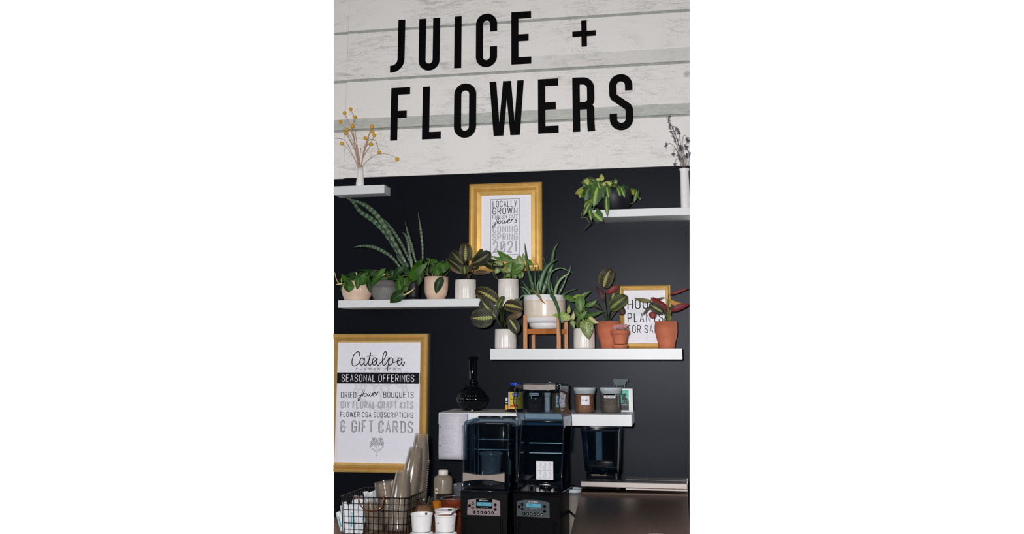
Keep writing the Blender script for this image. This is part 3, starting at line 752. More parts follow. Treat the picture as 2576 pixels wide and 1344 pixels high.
# ---------------------------------------------------------------- leaves
def wf(kind, t):
    if kind == 'heart': return (0.56*(1-t)**9+math.sin(math.pi*min(1, t**0.66))**0.85)*(1 if t < 1 else 0)
    if kind == 'pothos': return (0.30*(1-t)**8+math.sin(math.pi*t**0.60)**0.95)
    if kind == 'oval': return max(0.0, 1-abs(2*t**0.95-1)**2.3)**0.5
    if kind == 'lance': return math.sin(math.pi*t**0.8)**0.8
    if kind == 'point': return math.sin(math.pi*t**0.62)**1.1
    return 1
LOBE = {'heart': 0.24, 'pothos': 0.13, 'oval': 0.0, 'lance': 0.0, 'point': 0.02}
KD, CAP = 1.0, 1.0
def deep(y):                         # foliage in front of its pot and its shelf, but not far in front
    v = y*KD if y < -.2 else y
    return max(v, -CAP/YSC)
def leaf(parent, kind, m, base, tip, wpx, yb=-0.17, yt=None, roll=0.0, fold=0.16, curl=0.06, bow=0.0, name='leaf', label=None):
    yb = deep(yb); yt = yb if yt is None else deep(yt)
    A, B = W(base[0], base[1], yb), W(tip[0], tip[1], yt); d = B-A; L = d.length
    view = (CAM-A).normalized(); side = d.cross(view).normalized(); nrm = side.cross(d).normalized()
    if nrm.dot(view) < 0: nrm = -nrm
    hw = 0.5*wpx*SZ(base[0], base[1], yb)/max(0.35, math.cos(roll))
    cr = side*math.cos(roll)+nrm*math.sin(roll); nn = nrm*math.cos(roll)-side*math.sin(roll)
    nt, na = (9, 2) if L/SZ(base[0], base[1], yb) > 14 else (6, 1)
    V = []; UV = []
    mx = max(wf(kind, i/20) for i in range(21))
    for i in range(nt+1):
        t = i/nt; ww = wf(kind, t)/mx*hw; arch = 4*t*(1-t)
        c = A+d*t+nrm*(curl*L*arch)+side*(bow*L*arch)
        for j in range(-na, na+1):
            a = j/na
            p = c+cr*(ww*a)-nn*(-fold*abs(a)*ww)-d*(LOBE[kind]*abs(a)**1.5*(1-t)**5)
            p = p+nn*(0.04*hw*math.sin(9*t+3*a))
            if p.y > -0.004: p.y = -0.004
            V.append(p); UV.append((0.5+0.5*a, t))
    k = 2*na+1
    Fc = [(i*k+j, i*k+j+1, (i+1)*k+j+1, (i+1)*k+j) for i in range(nt) for j in range(k-1)]
    return obj(name, pyd(V, Fc, UV), m, parent, True, label)
def strap(parent, m, pts, wpx, ys, name='leaf', tip=0.02, prof=None, thick=0.25, label=None):
    # long fleshy leaf along a pixel path; ys = depth at the base and at the tip
    ys = (deep(ys[0]), deep(ys[1])); k = len(pts); P = [W(p[0], p[1], ys[0]+(ys[1]-ys[0])*i/(k-1)) for i, p in enumerate(pts)]
    P = spline(P, 4); nn_ = len(P); V = []; UV = []
    for i, p in enumerate(P):
        t = i/(nn_-1); d = (P[min(i+1, nn_-1)]-P[max(0, i-1)]).normalized()
        view = (CAM-p).normalized(); side = d.cross(view).normalized(); nr = side.cross(d)
        if nr.dot(view) < 0: nr = -nr
        w = (prof(t) if prof else (1-t)**0.6)
        hw = 0.5*wpx*SZ(pts[0][0], pts[0][1], ys[0])*max(tip, w)
        for a, z, uu in ((-1, 0, 0), (-.45, .15*thick*4, .25), (.45, .15*thick*4, .75), (1, 0, 1), (.0, -thick, .5)):
            q = p+side*hw*a+nr*hw*z*0.8
            if q.y > -0.003: q.y = -0.003
            V.append(q); UV.append((uu, t))
    Fc = []
    for i in range(nn_-1):
        for j in range(5):
            j2 = (j+1) % 5; Fc.append((i*5+j, i*5+j2, (i+1)*5+j2, (i+1)*5+j))
    Fc.append((4, 3, 2, 1, 0)); Fc.append(tuple((nn_-1)*5+j for j in range(5)))
    return obj(name, pyd(V, Fc, UV), m, parent, True, label)
def stem(parent, pts, ys, rpx=0.8, m=None, name='stem', seg=5):
    ys = (deep(ys[0]), deep(ys[1])); k = len(pts); P = [W(p[0], p[1], ys[0]+(ys[1]-ys[0])*i/(k-1)) for i, p in enumerate(pts)]
    P = [Vector((p.x, min(p.y, -0.004), p.z)) for p in spline(P, 4)]
    r = rpx*SZ(pts[0][0], pts[0][1], ys[0])
    return obj(name, tube_me(P, r, seg), m or M['stem'], parent)
def petiole(parent, root, base, yr, yl, m=None, rpx=0.8):
    mid = ((root[0]*.45+base[0]*.55), (root[1]*.4+base[1]*.6)-3)
    stem(parent, [root, mid, base], (yr, yl), rpx, m)
def potted(name, label, u, y, prof, m, cat='potted plant', group=None, zb=None, seg=48, flute=None, soil=True, thick=.004, pmat=None):
    me, c, H, pr = pot_me(u, y, prof, seg, flute, zb, thick)
    t = thing(name, label, cat, c, group)
    obj('pot', me, m, t)
    r = pr[-1][0]-thick*1.1
    if soil:
        sm = lathe_me((c.x, c.y, c.z+H-0.013), [(r, 0), (r*.7, .004), (r*.3, .002), (0.0005, .005)], 20, cap=False)
        obj('soil', sm, M['soil'], t)
    return t, c, H
YC = -0.16
e5 = 0.0006
YSC = .70; KD = 1.25; CAP = .228
# --- cream bowl on the middle shelf
t, c, H = potted('potted_philodendron', 'heart leaf plant in cream ribbed bowl at left end of middle shelf', 898, YC,
    [(754.6, 28.5), (751, 29.5), (740, 34), (728, 37), (722, 36.2), (715, 32), (708.5, 26)], M['cream'], group='potted plants on the middle shelf', zb=ZS3+e5, seg=120, flute=(40, .022, 2, 4))
LV = [('heart', 'heart', (881.5, 716.7), (857.8, 689.2), 15, -.22), ('heart', 'heart', (877.6, 716), (876.6, 735.8), 25, -.245), ('heart', 'heart', (902.5, 698), (897.7, 728.5), 16, -.25),
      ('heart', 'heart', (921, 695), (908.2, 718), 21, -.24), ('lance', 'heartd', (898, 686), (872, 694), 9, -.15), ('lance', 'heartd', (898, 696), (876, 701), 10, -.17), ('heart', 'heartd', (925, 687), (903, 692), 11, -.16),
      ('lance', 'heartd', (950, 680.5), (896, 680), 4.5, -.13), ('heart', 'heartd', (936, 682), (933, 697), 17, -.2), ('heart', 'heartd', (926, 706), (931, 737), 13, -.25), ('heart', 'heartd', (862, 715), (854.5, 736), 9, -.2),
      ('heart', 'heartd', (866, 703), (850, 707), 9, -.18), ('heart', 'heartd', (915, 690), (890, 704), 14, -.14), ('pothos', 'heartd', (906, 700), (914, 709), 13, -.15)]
for kd, mm, b, tp, w, yy in LV:
    leaf(t, kd, M[mm], b, tp, w, yy, fold=.2, roll=random.uniform(-.3, .3)); petiole(t, (898+random.uniform(-14, 14), 709), b, YC, yy)
stem(t, [(854, 714), (847, 705), (841.8, 686)], (-.2, -.2), 1.1, M['sprout']); leaf(t, 'lance', M['sprout'], (862, 713.5), (844, 716.5), 4, -.22); stem(t, [(880, 712), (862, 714), (858.8, 706), (860.5, 697)], (-.17, -.2), .9, M['sprout'])
leaf(t, 'lance', M['sprout'], (898.5, 695.5), (895.5, 684), 3, -.2)
# --- grey bowl
t, c, H = potted('potted_philodendron', 'heart leaf plant with long drooping leaf in grey ribbed bowl', 967, YC,
    [(753.5, 24.5), (750, 25.5), (740, 29), (726, 33), (723.6, 33.2), (723.2, 34.0), (722.2, 34.0), (721.8, 32.0), (714, 28), (706, 22)], M['greypot'], group='potted plants on the middle shelf', zb=ZS3+e5, seg=120, flute=(40, .025, 2, 4))
for kd, mm, b, tp, w, yy, bw in [('lance', 'heart', (970, 675), (932.5, 724), 17, -.25, .06), ('heart', 'heartd', (990, 682), (983, 700), 17, -.17, 0), ('lance', 'heartd', (1018, 670), (990, 704), 17, -.18, .1),
      ('lance', 'heart', (965, 697), (957, 706), 8, -.2, 0), ('lance', 'heart', (969, 696), (966, 706), 7, -.2, 0), ('heart', 'heartd', (978, 690), (962, 684), 12, -.12, 0), ('lance', 'heartd', (947, 700), (937, 715), 9, -.22, 0), ('heart', 'heartd', (984, 697), (1000, 703), 12, -.14, 0), ('heart', 'heartd', (958, 694), (944, 699), 12, -.14, 0)]:
    leaf(t, kd, M[mm], b, tp, w, yy, bow=bw, fold=.22); petiole(t, (967+random.uniform(-10, 10), 706), b, YC, yy)
leaf(t, 'lance', M['sprout'], (969, 690), (958.5, 695), 4, -.24); stem(t, [(983, 703), (975, 697), (968, 689)], (-.17, -.24), 1.0)
# --- dark pot with snake plant and trailing heart leaves
t, c, H = potted('potted_snake_plant', 'snake plant with tall banded arching leaves in a black pot', 1040, YC-.01,
    [(752.5, 22), (748, 22), (747.5, 16), (744, 15.5), (720, 17.5), (694, 19.5)], M['blackpot'], group='potted plants on the middle shelf', zb=ZS3+e5, seg=40)
sp = lambda t: min(1.0, 0.55+1.3*t)*min(1.0, ((1-t)*2.2)**0.7)
for pts, w, ys in [([(1024, 668), (991.5, 609), (959, 556), (929, 524), (899, 507.5), (878, 501)], 14, (-.14, -.16)), ([(1027, 672), (1000, 634), (968, 584), (936, 553), (906, 532), (885, 505), (863, 495)], 14, (-.12, -.11)),
      ([(1033, 662), (1009, 612), (979, 568), (962, 549)], 9, (-.1, -.09)), ([(1009, 676), (987, 649), (959, 630), (934, 620.7), (908.5, 619), (887.7, 623)], 10, (-.17, -.19)),
      ([(1035, 674), (1031, 640), (1027, 609), (1020, 592), (1012, 585)], 9, (-.13, -.13)), ([(1047, 664), (1037.7, 628), (1028.4, 595), (1018.7, 556)], 8.5, (-.15, -.14)),
      ([(1063, 668), (1063, 623), (1058.5, 579), (1055, 556), (1051.3, 532.5)], 7, (-.1, -.09)), ([(1036, 676), (1034, 655), (1029, 632)], 10, (-.16, -.16)), ([(1021, 672), (1006, 655), (996, 634)], 9, (-.09, -.08))]:
    strap(t, M['sanse'], pts, w, ys, prof=sp, thick=.12)
for kd, mm, b, tp, w, yy, rl, bw in [('heart', 'heart', (1062, 665), (1029.7, 706), 27, -.27, .2, .05), ('lance', 'heart', (1063.7, 679), (1031, 711), 11, -.25, .3, -.04), ('heart', 'heartd', (1060, 683), (1051.5, 721), 18, -.23, 0, 0),
      ('lance', 'heart', (1007, 697), (1000, 741), 16, -.29, .2, .03), ('heart', 'heart', (1019, 703), (1012.5, 729), 21, -.31, 0, 0), ('heart', 'heart', (1021, 722), (1011, 736), 15, -.30, .2, 0), ('heart', 'heart', (1008, 696), (1013, 726), 14, -.30, -.4, 0),
      ('heart', 'heartd', (1012, 740), (980.5, 762), 27, -.325, 0, .05), ('lance', 'sprout', (1012.4, 743.5), (1044.8, 723.5), 4, -.31, 0, .06), ('lance', 'heartd', (1032, 685), (1010, 682), 6, -.2, 0, 0), ('heart', 'heartd', (1024, 690), (1018, 668), 14, -.18, 0, 0)]:
    leaf(t, kd, M[mm], b, tp, w, yy, roll=rl, bow=bw, fold=.2); petiole(t, (1040+random.uniform(-8, 8), 697), b, -.2, yy)
stem(t, [(1020, 700), (1010, 715), (1008, 735), (1011, 742)], (-.28, -.31), 1.0)
# --- pink cream pot
t, c, H = potted('potted_philodendron', 'heart leaf plant in tall pinkish cream pot with fluted base', 1097, YC,
    [(751, 21.5), (744.5, 23), (743.5, 24.5), (736, 26.5), (727, 28.8), (715, 29.3), (697.5, 29.3)], M['cream'], group='potted plants on the middle shelf', zb=ZS3+e5, seg=120, flute=(40, .03, 4, 4))
for kd, mm, b, tp, w, yy, rl in [('heart', 'heart', (1114, 664), (1115.6, 688.5), 32, -.22, 0), ('heart', 'heart', (1098, 672), (1101.7, 695), 21, -.2, 0), ('lance', 'heart', (1101.7, 660), (1081, 653), 10, -.14, 0), ('lance', 'heartd', (1093, 664.6), (1065, 659), 8, -.14, 0),
      ('lance', 'heart', (1084, 655), (1071, 649.5), 6, -.15, 0), ('lance', 'heartd', (1113, 696), (1096, 738.5), 20, -.28, 0), ('heart', 'heartd', (1082, 680), (1066, 673), 12, -.12, 0), ('heart', 'heartd', (1090, 672), (1078, 688), 14, -.12, 0), ('heart', 'heartd', (1100, 666), (1092, 680), 16, -.1, 0), ('heart', 'heartd', (1106, 664), (1118, 656), 10, -.1, 0)]:
    leaf(t, kd, M[mm], b, tp, w, yy, roll=rl, bow=.06 if w == 20 else 0, fold=.2); petiole(t, (1097+random.uniform(-12, 16), 698), b, YC, yy)
stem(t, [(1081.6, 697), (1075, 690), (1070, 684), (1065, 674)], (-.18, -.2), 1.0); stem(t, [(1080, 696), (1072, 691), (1064, 688), (1062, 682)], (-.18, -.21), 1.0); stem(t, [(1075, 688), (1076.5, 672), (1081, 655)], (-.2, -.21), 1.3); stem(t, [(1118, 697), (1124, 688), (1132, 680)], (-.17, -.15), .7)
# --- ribbed white cylinder pots
def cyl(u, hw, vt, vb): return [(vb, hw*.96), (vb-1.5, hw), (vb-5, hw), ((vb+vt)/2, hw), (vt+1, hw), (vt, hw*.985)]
RIB = dict(seg=176, flute=(44, .014, 2, 4))
t, c, H = potted('potted_prayer_plant', 'prayer plant in white ribbed pot at right of the middle shelf', 1171, YC, cyl(1171, 25.6, 704.8, 750.5), M['whitepot'], group='white ribbed pots', zb=ZS3+e5, **RIB)
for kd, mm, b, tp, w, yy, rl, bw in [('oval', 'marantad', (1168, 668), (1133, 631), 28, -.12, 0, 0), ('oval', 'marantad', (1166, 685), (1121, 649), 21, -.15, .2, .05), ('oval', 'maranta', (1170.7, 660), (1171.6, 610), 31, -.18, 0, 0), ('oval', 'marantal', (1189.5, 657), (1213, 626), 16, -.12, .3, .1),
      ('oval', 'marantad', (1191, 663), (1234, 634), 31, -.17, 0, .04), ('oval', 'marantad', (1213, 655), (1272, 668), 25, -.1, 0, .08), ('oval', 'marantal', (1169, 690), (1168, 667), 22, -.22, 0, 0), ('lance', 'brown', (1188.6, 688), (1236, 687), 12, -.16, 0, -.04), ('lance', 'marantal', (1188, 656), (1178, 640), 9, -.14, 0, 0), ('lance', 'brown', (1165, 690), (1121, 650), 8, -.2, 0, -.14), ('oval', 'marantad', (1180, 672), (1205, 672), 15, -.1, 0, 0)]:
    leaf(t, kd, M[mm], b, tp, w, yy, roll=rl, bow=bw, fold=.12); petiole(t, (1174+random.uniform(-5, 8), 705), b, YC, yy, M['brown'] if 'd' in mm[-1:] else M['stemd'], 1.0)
t, c, H = potted('potted_pothos', 'green pothos in white ribbed pot at the end of the middle shelf', 1279, YC, cyl(1279, 25.4, 703, 749.5), M['whitepot'], group='white ribbed pots', zb=ZS3+e5, **RIB)
for kd, mm, b, tp, w, yy, rl, bw in [('point', 'pothos', (1290, 656), (1249, 626), 18, -.2, .2, -.1), ('lance', 'pothos', (1284, 655), (1236, 644), 9, -.19, 0, -.05), ('pothos', 'pothosv', (1263.6, 666), (1240, 660), 10, -.22, 0, .08), ('pothos', 'pothos', (1290, 682), (1322, 666), 24, -.23, 0, 0),
      ('heart', 'pothosv', (1309, 668), (1305, 641), 22, -.16, 0, 0), ('pothos', 'pothos', (1287, 669), (1266, 666), 14, -.16, 0, 0), ('point', 'pothosv', (1287, 677), (1264, 685), 12, -.2, 0, 0), ('pothos', 'pothosv', (1254, 677), (1245.7, 689), 13, -.22, 0, 0), ('point', 'pothos', (1268, 680), (1250, 677), 9, -.2, 0, 0),
      ('pothos', 'pothos', (1306, 686), (1309, 703), 13, -.2, 0, 0), ('pothos', 'pothosv', (1311, 684), (1314, 702), 11, -.19, .2, 0), ('pothos', 'pothos', (1294, 688), (1297, 702), 15, -.2, 0, 0), ('point', 'pothos', (1283, 690), (1269, 698), 9, -.2, 0, 0), ('pothos', 'pothos', (1284, 664), (1303, 650), 12, -.15, 0, 0),
      ('point', 'pothosv', (1318, 656), (1316, 636), 9, -.14, 0, 0), ('pothos', 'pothos', (1325, 656), (1342, 673), 11, -.14, 0, -.1), ('pothos', 'heartd', (1280, 676), (1276, 694), 16, -.1, 0, 0), ('pothos', 'pothos', (1298, 660), (1288, 672), 14, -.12, 0, 0), ('pothos', 'heart', (1302, 672), (1310, 688), 16, -.12, 0, 0)]:
    leaf(t, kd, M[mm], b, tp, w, yy, roll=rl, bow=bw, fold=.14); petiole(t, (1279+random.uniform(-16, 16), 703), b, YC, yy)
for pts in ([(1253, 704), (1242, 692), (1237.5, 671), (1239, 648)], [(1253, 704), (1248, 694), (1244, 686)], [(1268, 704), (1268, 690), (1262, 682), (1256, 678)], [(1280, 703), (1286, 690), (1296, 682)], [(1238, 668), (1241, 661), (1247, 660)]):
    stem(t, pts, (-.17, -.23), 1.0)
# ---------------------------------------------------------------- long shelf
YSC = .76; KD = 1.0; CAP = .27
t, c, H = potted('potted_prayer_plant', 'prayer plant with red veined leaves in white ribbed pot on long shelf', 1272, YC, cyl(1272, 26.4, 828.5, 876.6), M['whitepot'], group='white ribbed pots', zb=ZS4+e5, **RIB)
for kd, mm, b, tp, w, yy, rl, bw in [('oval', 'maranta', (1254, 763), (1195, 729), 36, -.31, 0, .05), ('oval', 'marantag', (1251, 803), (1210, 752), 36, -.325, .1, -.04), ('oval', 'marantag', (1243.5, 798), (1183, 800), 47, -.34, 0, -.03), ('oval', 'marantal', (1252.6, 779), (1268, 745), 16, -.33, .3, -.08),
      ('oval', 'maranta', (1267, 767), (1317, 779), 32, -.32, 0, -.05), ('oval', 'brown', (1276, 804), (1315, 787), 15, -.29, 0, 0), ('oval', 'marantag', (1280, 802), (1302.8, 839), 28, -.34, 0, -.04), ('oval', 'marantad', (1262, 790), (1240, 768), 18, -.12, 0, 0)]:
    leaf(t, kd, M[mm], b, tp, w, yy, roll=rl, bow=bw, fold=.1, curl=.05)
for b, yy in (((1254, 763), -.31), ((1251, 803), -.325), ((1244, 798), -.34), ((1262, 775), -.33), ((1268, 768), -.32), ((1277, 803), -.29), ((1281, 802), -.33)):
    stem(t, [(1266+random.uniform(-3, 8), 829), ((1266+b[0])/2, (829+b[1])/2), b], (YC, yy), 1.7, M['stemd'])
stem(t, [(1294, 838), (1298, 848), (1299, 864)], (-.34, -.33), .8)
t, c, H = potted('potted_pothos', 'variegated pothos in white ribbed pot right of the wooden stand', 1470, YC, cyl(1470, 26.4, 827, 876.4), M['whitepot'], group='white ribbed pots', zb=ZS4+e5, **RIB)
for kd, mm, b, tp, w, yy, rl, bw in [('point', 'pothosl', (1437, 803), (1387, 793), 19, -.28, 0, .06), ('point', 'pothos', (1447, 759), (1407, 746), 14, -.2, .3, .1), ('pothos', 'pothosl', (1467, 750), (1438, 750), 11, -.16, .2, .15), ('point', 'pothos', (1449, 762), (1490, 731), 12, -.19, .2, -.05),
      ('pothos', 'pothos', (1459, 748), (1460, 790), 25, -.2, 0, 0), ('point', 'pothos', (1472, 771), (1504, 754), 13, -.17, 0, .06), ('point', 'pothosl', (1430, 790), (1432.5, 765), 10, -.22, 0, 0), ('point', 'cordl', (1440, 807), (1444, 783), 9, -.25, 0, 0), ('pothos', 'pothos', (1456, 801), (1479, 782), 15, -.24, 0, 0),
      ('point', 'heart', (1466, 797), (1521, 783), 13, -.2, 0, .02), ('pothos', 'cordl', (1484, 799), (1508, 813), 12, -.25, 0, .12), ('pothos', 'pothosv', (1474, 808), (1481, 855), 34, -.32, 0, 0), ('point', 'pothosv', (1436, 806), (1444, 830), 11, -.26, 0, -.1), ('pothos', 'heartd', (1494, 804), (1497, 819), 11, -.14, 0, 0),
      ('pothos', 'heart', (1452, 778), (1448, 800), 14, -.12, 0, 0), ('pothos', 'heartd', (1466, 776), (1476, 794), 16, -.1, 0, 0), ('point', 'pothos', (1455, 765), (1468, 758), 12, -.14, 0, 0)]:
    leaf(t, kd, M[mm], b, tp, w, yy, roll=rl, bow=bw, fold=.12); petiole(t, (1462+random.uniform(-14, 16), 828), b, YC, yy, rpx=1.0)
# red prayer plants in terracotta
t, c, H = potted('potted_prayer_plant', 'tall prayer plant in big terracotta pot left of small frame', 1532.5, -.13, [(875.8, 21.5), (858, 24), (846, 28), (835, 29.8), (809, 30)], M['terra'], group='terracotta pots on the long shelf', zb=ZS4+e5, seg=40)
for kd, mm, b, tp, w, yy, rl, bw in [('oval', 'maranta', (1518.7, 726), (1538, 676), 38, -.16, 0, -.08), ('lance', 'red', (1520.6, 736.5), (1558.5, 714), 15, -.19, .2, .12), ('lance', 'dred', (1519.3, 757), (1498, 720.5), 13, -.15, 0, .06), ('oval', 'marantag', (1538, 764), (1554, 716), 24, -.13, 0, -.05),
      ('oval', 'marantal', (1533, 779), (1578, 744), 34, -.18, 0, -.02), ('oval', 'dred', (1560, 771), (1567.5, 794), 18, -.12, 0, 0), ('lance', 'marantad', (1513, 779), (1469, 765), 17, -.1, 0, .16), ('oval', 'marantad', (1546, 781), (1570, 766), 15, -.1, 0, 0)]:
    leaf(t, kd, M[mm], b, tp, w, yy, roll=rl, bow=bw, fold=.12, curl=.05)
for b, yy in (((1520.5, 736), -.17), ((1519.5, 757), -.15), ((1540, 764), -.13), ((1536, 778), -.18), ((1513, 779), -.1), ((1561, 772), -.12)):
    stem(t, [(1528+random.uniform(-5, 7), 810), ((1526+b[0])/2, (812+b[1])/2), b], (-.13, yy), 1.6, M['stemd'])
t, c, H = potted('potted_prayer_plant', 'red leaved prayer plant in terracotta pot at right end of long shelf', 1677.3, -.15, [(875.4, 20.8), (862, 22.2), (850, 25.5), (838, 28), (809, 28.2)], M['terra'], group='terracotta pots on the long shelf', zb=ZS4+e5, seg=40)
for kd, mm, b, tp, w, yy, rl, bw in [('lance', 'oliveback', (1640, 757.5), (1594, 749.5), 10, -.2, 0, -.04), ('oval', 'red', (1680, 776), (1637, 749), 15, -.23, .2, 0), ('oval', 'marantag', (1668.4, 787), (1633, 764.5), 25, -.24, 0, 0), ('lance', 'brown', (1636, 770), (1615.5, 793), 6, -.2, 0, 0), ('oval', 'red', (1641, 784), (1642, 801), 18, -.2, 0, 0),
      ('lance', 'red', (1682, 742), (1735, 725), 7, -.16, 0, 0), ('lance', 'autumn', (1680, 753), (1723, 764), 11, -.16, 0, .14), ('lance', 'red', (1687, 783), (1736, 766), 17, -.2, .1, -.05), ('lance', 'oliveback', (1673, 749), (1652, 751.7), 4, -.14, 0, 0), ('oval', 'dred', (1676, 790), (1668, 774), 13, -.16, 0, 0), ('lance', 'marantad', (1683, 780), (1697, 771), 8, -.12, 0, 0)]:
    leaf(t, kd, M[mm], b, tp, w, yy, roll=rl, bow=bw, fold=.14, curl=.05)
for b, yy, r_ in (((1682, 742), -.16, .9), ((1680, 753), -.16, 2.0), ((1681, 776), -.2, 2.2), ((1670, 787), -.2, 1.4), ((1687, 783), -.18, 1.5), ((1676, 789), -.15, 1.4), ((1665, 775), -.15, 1.0), ((1690, 780), -.13, 1.2)):
    stem(t, [(1678+random.uniform(-9, 12), 810), ((1679+b[0])/2+1, (812+b[1])/2), b], (-.15, yy), r_, M['stemd'] if r_ < 1.5 else M['stem'])
# small terracotta with fittonia
t, c, H = potted('potted_nerve_plant', 'tiny pink leaved plant in little terracotta pot with saucer', 1560, -.235, [(866, 15.6), (864.5, 16), (844, 20.6), (841, 21.8), (840.5, 24), (831, 24.3)], M['terra'], group='terracotta pots on the long shelf', zb=None, seg=36, thick=.003)
sz = SZ(1560, 870, -.235)
sc = W(1560, 870, -.235)
obj('saucer', lathe_me((sc.x, sc.y, ZS4+e5), [(.0005, 0), (17.5*sz, 0), (20*sz, 5*sz), (20.5*sz, 9.5*sz), (19*sz, 9.5*sz), (18*sz, 5*sz), (16*sz, 4*sz), (.0005, 4*sz)], 36, cap=False), M['terra'], t)
M['pink'] = leafmat('pink_veined_leaf', (150, 96, 104), (196, 140, 146), (214, 170, 170)); M['fitt'] = leafmat('grey_green_small_leaf', (60, 74, 60), (96, 108, 88), (170, 140, 140))
for i in range(52):
    a = random.uniform(0, 2*math.pi); r = random.uniform(0, 1)**.6; bu, bv = 1560+math.cos(a)*r*14, 829-abs(math.sin(a))*8*r
    tu, tv = 1560+math.cos(a)*r*24+random.uniform(-3, 3), 824-abs(math.sin(a+.3))*13*r+random.uniform(-2, 5)
    leaf(t, 'pothos', M['pink'] if (tv < 822 or random.random() < .3) else M['fitt'], (bu, bv), (tu, tv), random.uniform(4, 6.5), -.235-.04*math.sin(a*1.7)-.01, fold=.2)
# big white pot, stand, aloe
YB = -0.155
t = thing('plant_stand', 'four legged wooden plant stand holding the big aloe pot', 'plant stand', (W(1371, 876, YB).x, YB*YSC, ZS4+e5))
legs = [(1322, 792.7, -.235, 5.0), (1406, 790, -.250, 5.2), (1342.3, 812, -.065, 4.3), (1424.7, 796, -.085, 4.6)]
LP = []
for u, v, yy, hw in legs:
    p = W(u, 850, yy); r = hw*SZ(u, 850, yy); zt = W(u, v, yy).z; yy = p.y
    obj('leg', box_me(p.x-r, p.x+r, yy-r, yy+r, ZS4+e5, zt, .0015, 1), M['stand'], t, False); LP.append((p.x, yy))
zb1, zb0 = W(1370, 828.5, YB).z, W(1370, 841.5, YB).z
def barme(a, b, w, z0, z1):
    a, b = Vector((*a, 0)), Vector((*b, 0)); d = (b-a).normalized(); nn = Vector((-d.y, d.x, 0))*w
    V = [a+nn, a-nn, b-nn, b+nn]; V = [Vector((p.x, p.y, z)) for z in (z0, z1) for p in V]
    return hull_me(V, [(0, 1, 2, 3), (4, 5, 6, 7), (0, 1, 5, 4), (1, 2, 6, 5), (2, 3, 7, 6), (3, 0, 4, 7)])
obj('cross_bar', barme(LP[0], LP[3], .009, zb0, zb1), M['bar'], t, False); obj('cross_bar', barme(LP[1], LP[2], .009, zb0, zb1-.001), M['bar'], t, False)
def mk_band(zlo, zhi):
    k = N('white_glaze_with_sand_band'); tc = k.n('ShaderNodeTexCoord'); sx = k.n('ShaderNodeSeparateXYZ'); k.l(tc.outputs['Object'], sx.inputs[0]); z = sx.outputs[2]
    inb = k.math('MULTIPLY', k.math('GREATER_THAN', z, zlo), k.math('LESS_THAN', z, zhi))
    e = k.math('MINIMUM', k.math('ABSOLUTE', k.math('SUBTRACT', z, zlo)), k.math('ABSOLUTE', k.math('SUBTRACT', z, zhi)))
    ln = k.math('LESS_THAN', e, .0026)
    col = k.mix(inb, lin((222, 222, 226)), k.ramp(k.noise(20, 3), [(0.3, lin((216, 204, 190))), (0.7, lin((226, 214, 200)))]))
    col = k.mix(k.math('MULTIPLY', ln, .6), col, lin((214, 178, 134)))
    k.set(Base_Color=col, Roughness=.24)
    return k.m
me, c, H, pr = pot_me(1370.7, YB, [(813.5, 45), (811, 49), (806, 51.6), (790, 52), (770, 52), (747, 52), (745, 51.5), (744, 51)], 208, (104, .004, 2, 5), None, .005)
t = thing('potted_aloe', 'aloe vera in a big white pot with beige band on wooden stand', 'potted plant', c)
zlo, zhi = W(1370, 798.5, YB).z-c.z, W(1370, 759, YB).z-c.z
obj('pot', me, mk_band(zlo, zhi), t)
s_ = SZ(1370, 820, YB)
obj('saucer', lathe_me((c.x, c.y, zb1+.0005), [(.0005, 0), (30*s_, 0), (33*s_, 1.5*s_), (38.5*s_, 8*s_), (39*s_, 14.6*s_), (.0005, 14.6*s_)], 48, cap=False), M['vasewhite'], t)
obj('soil', lathe_me((c.x, c.y, c.z+H-.012), [(pr[-1][0]-.006, 0), (.03, .004), (.0005, .005)], 24, cap=False), M['soil'], t)
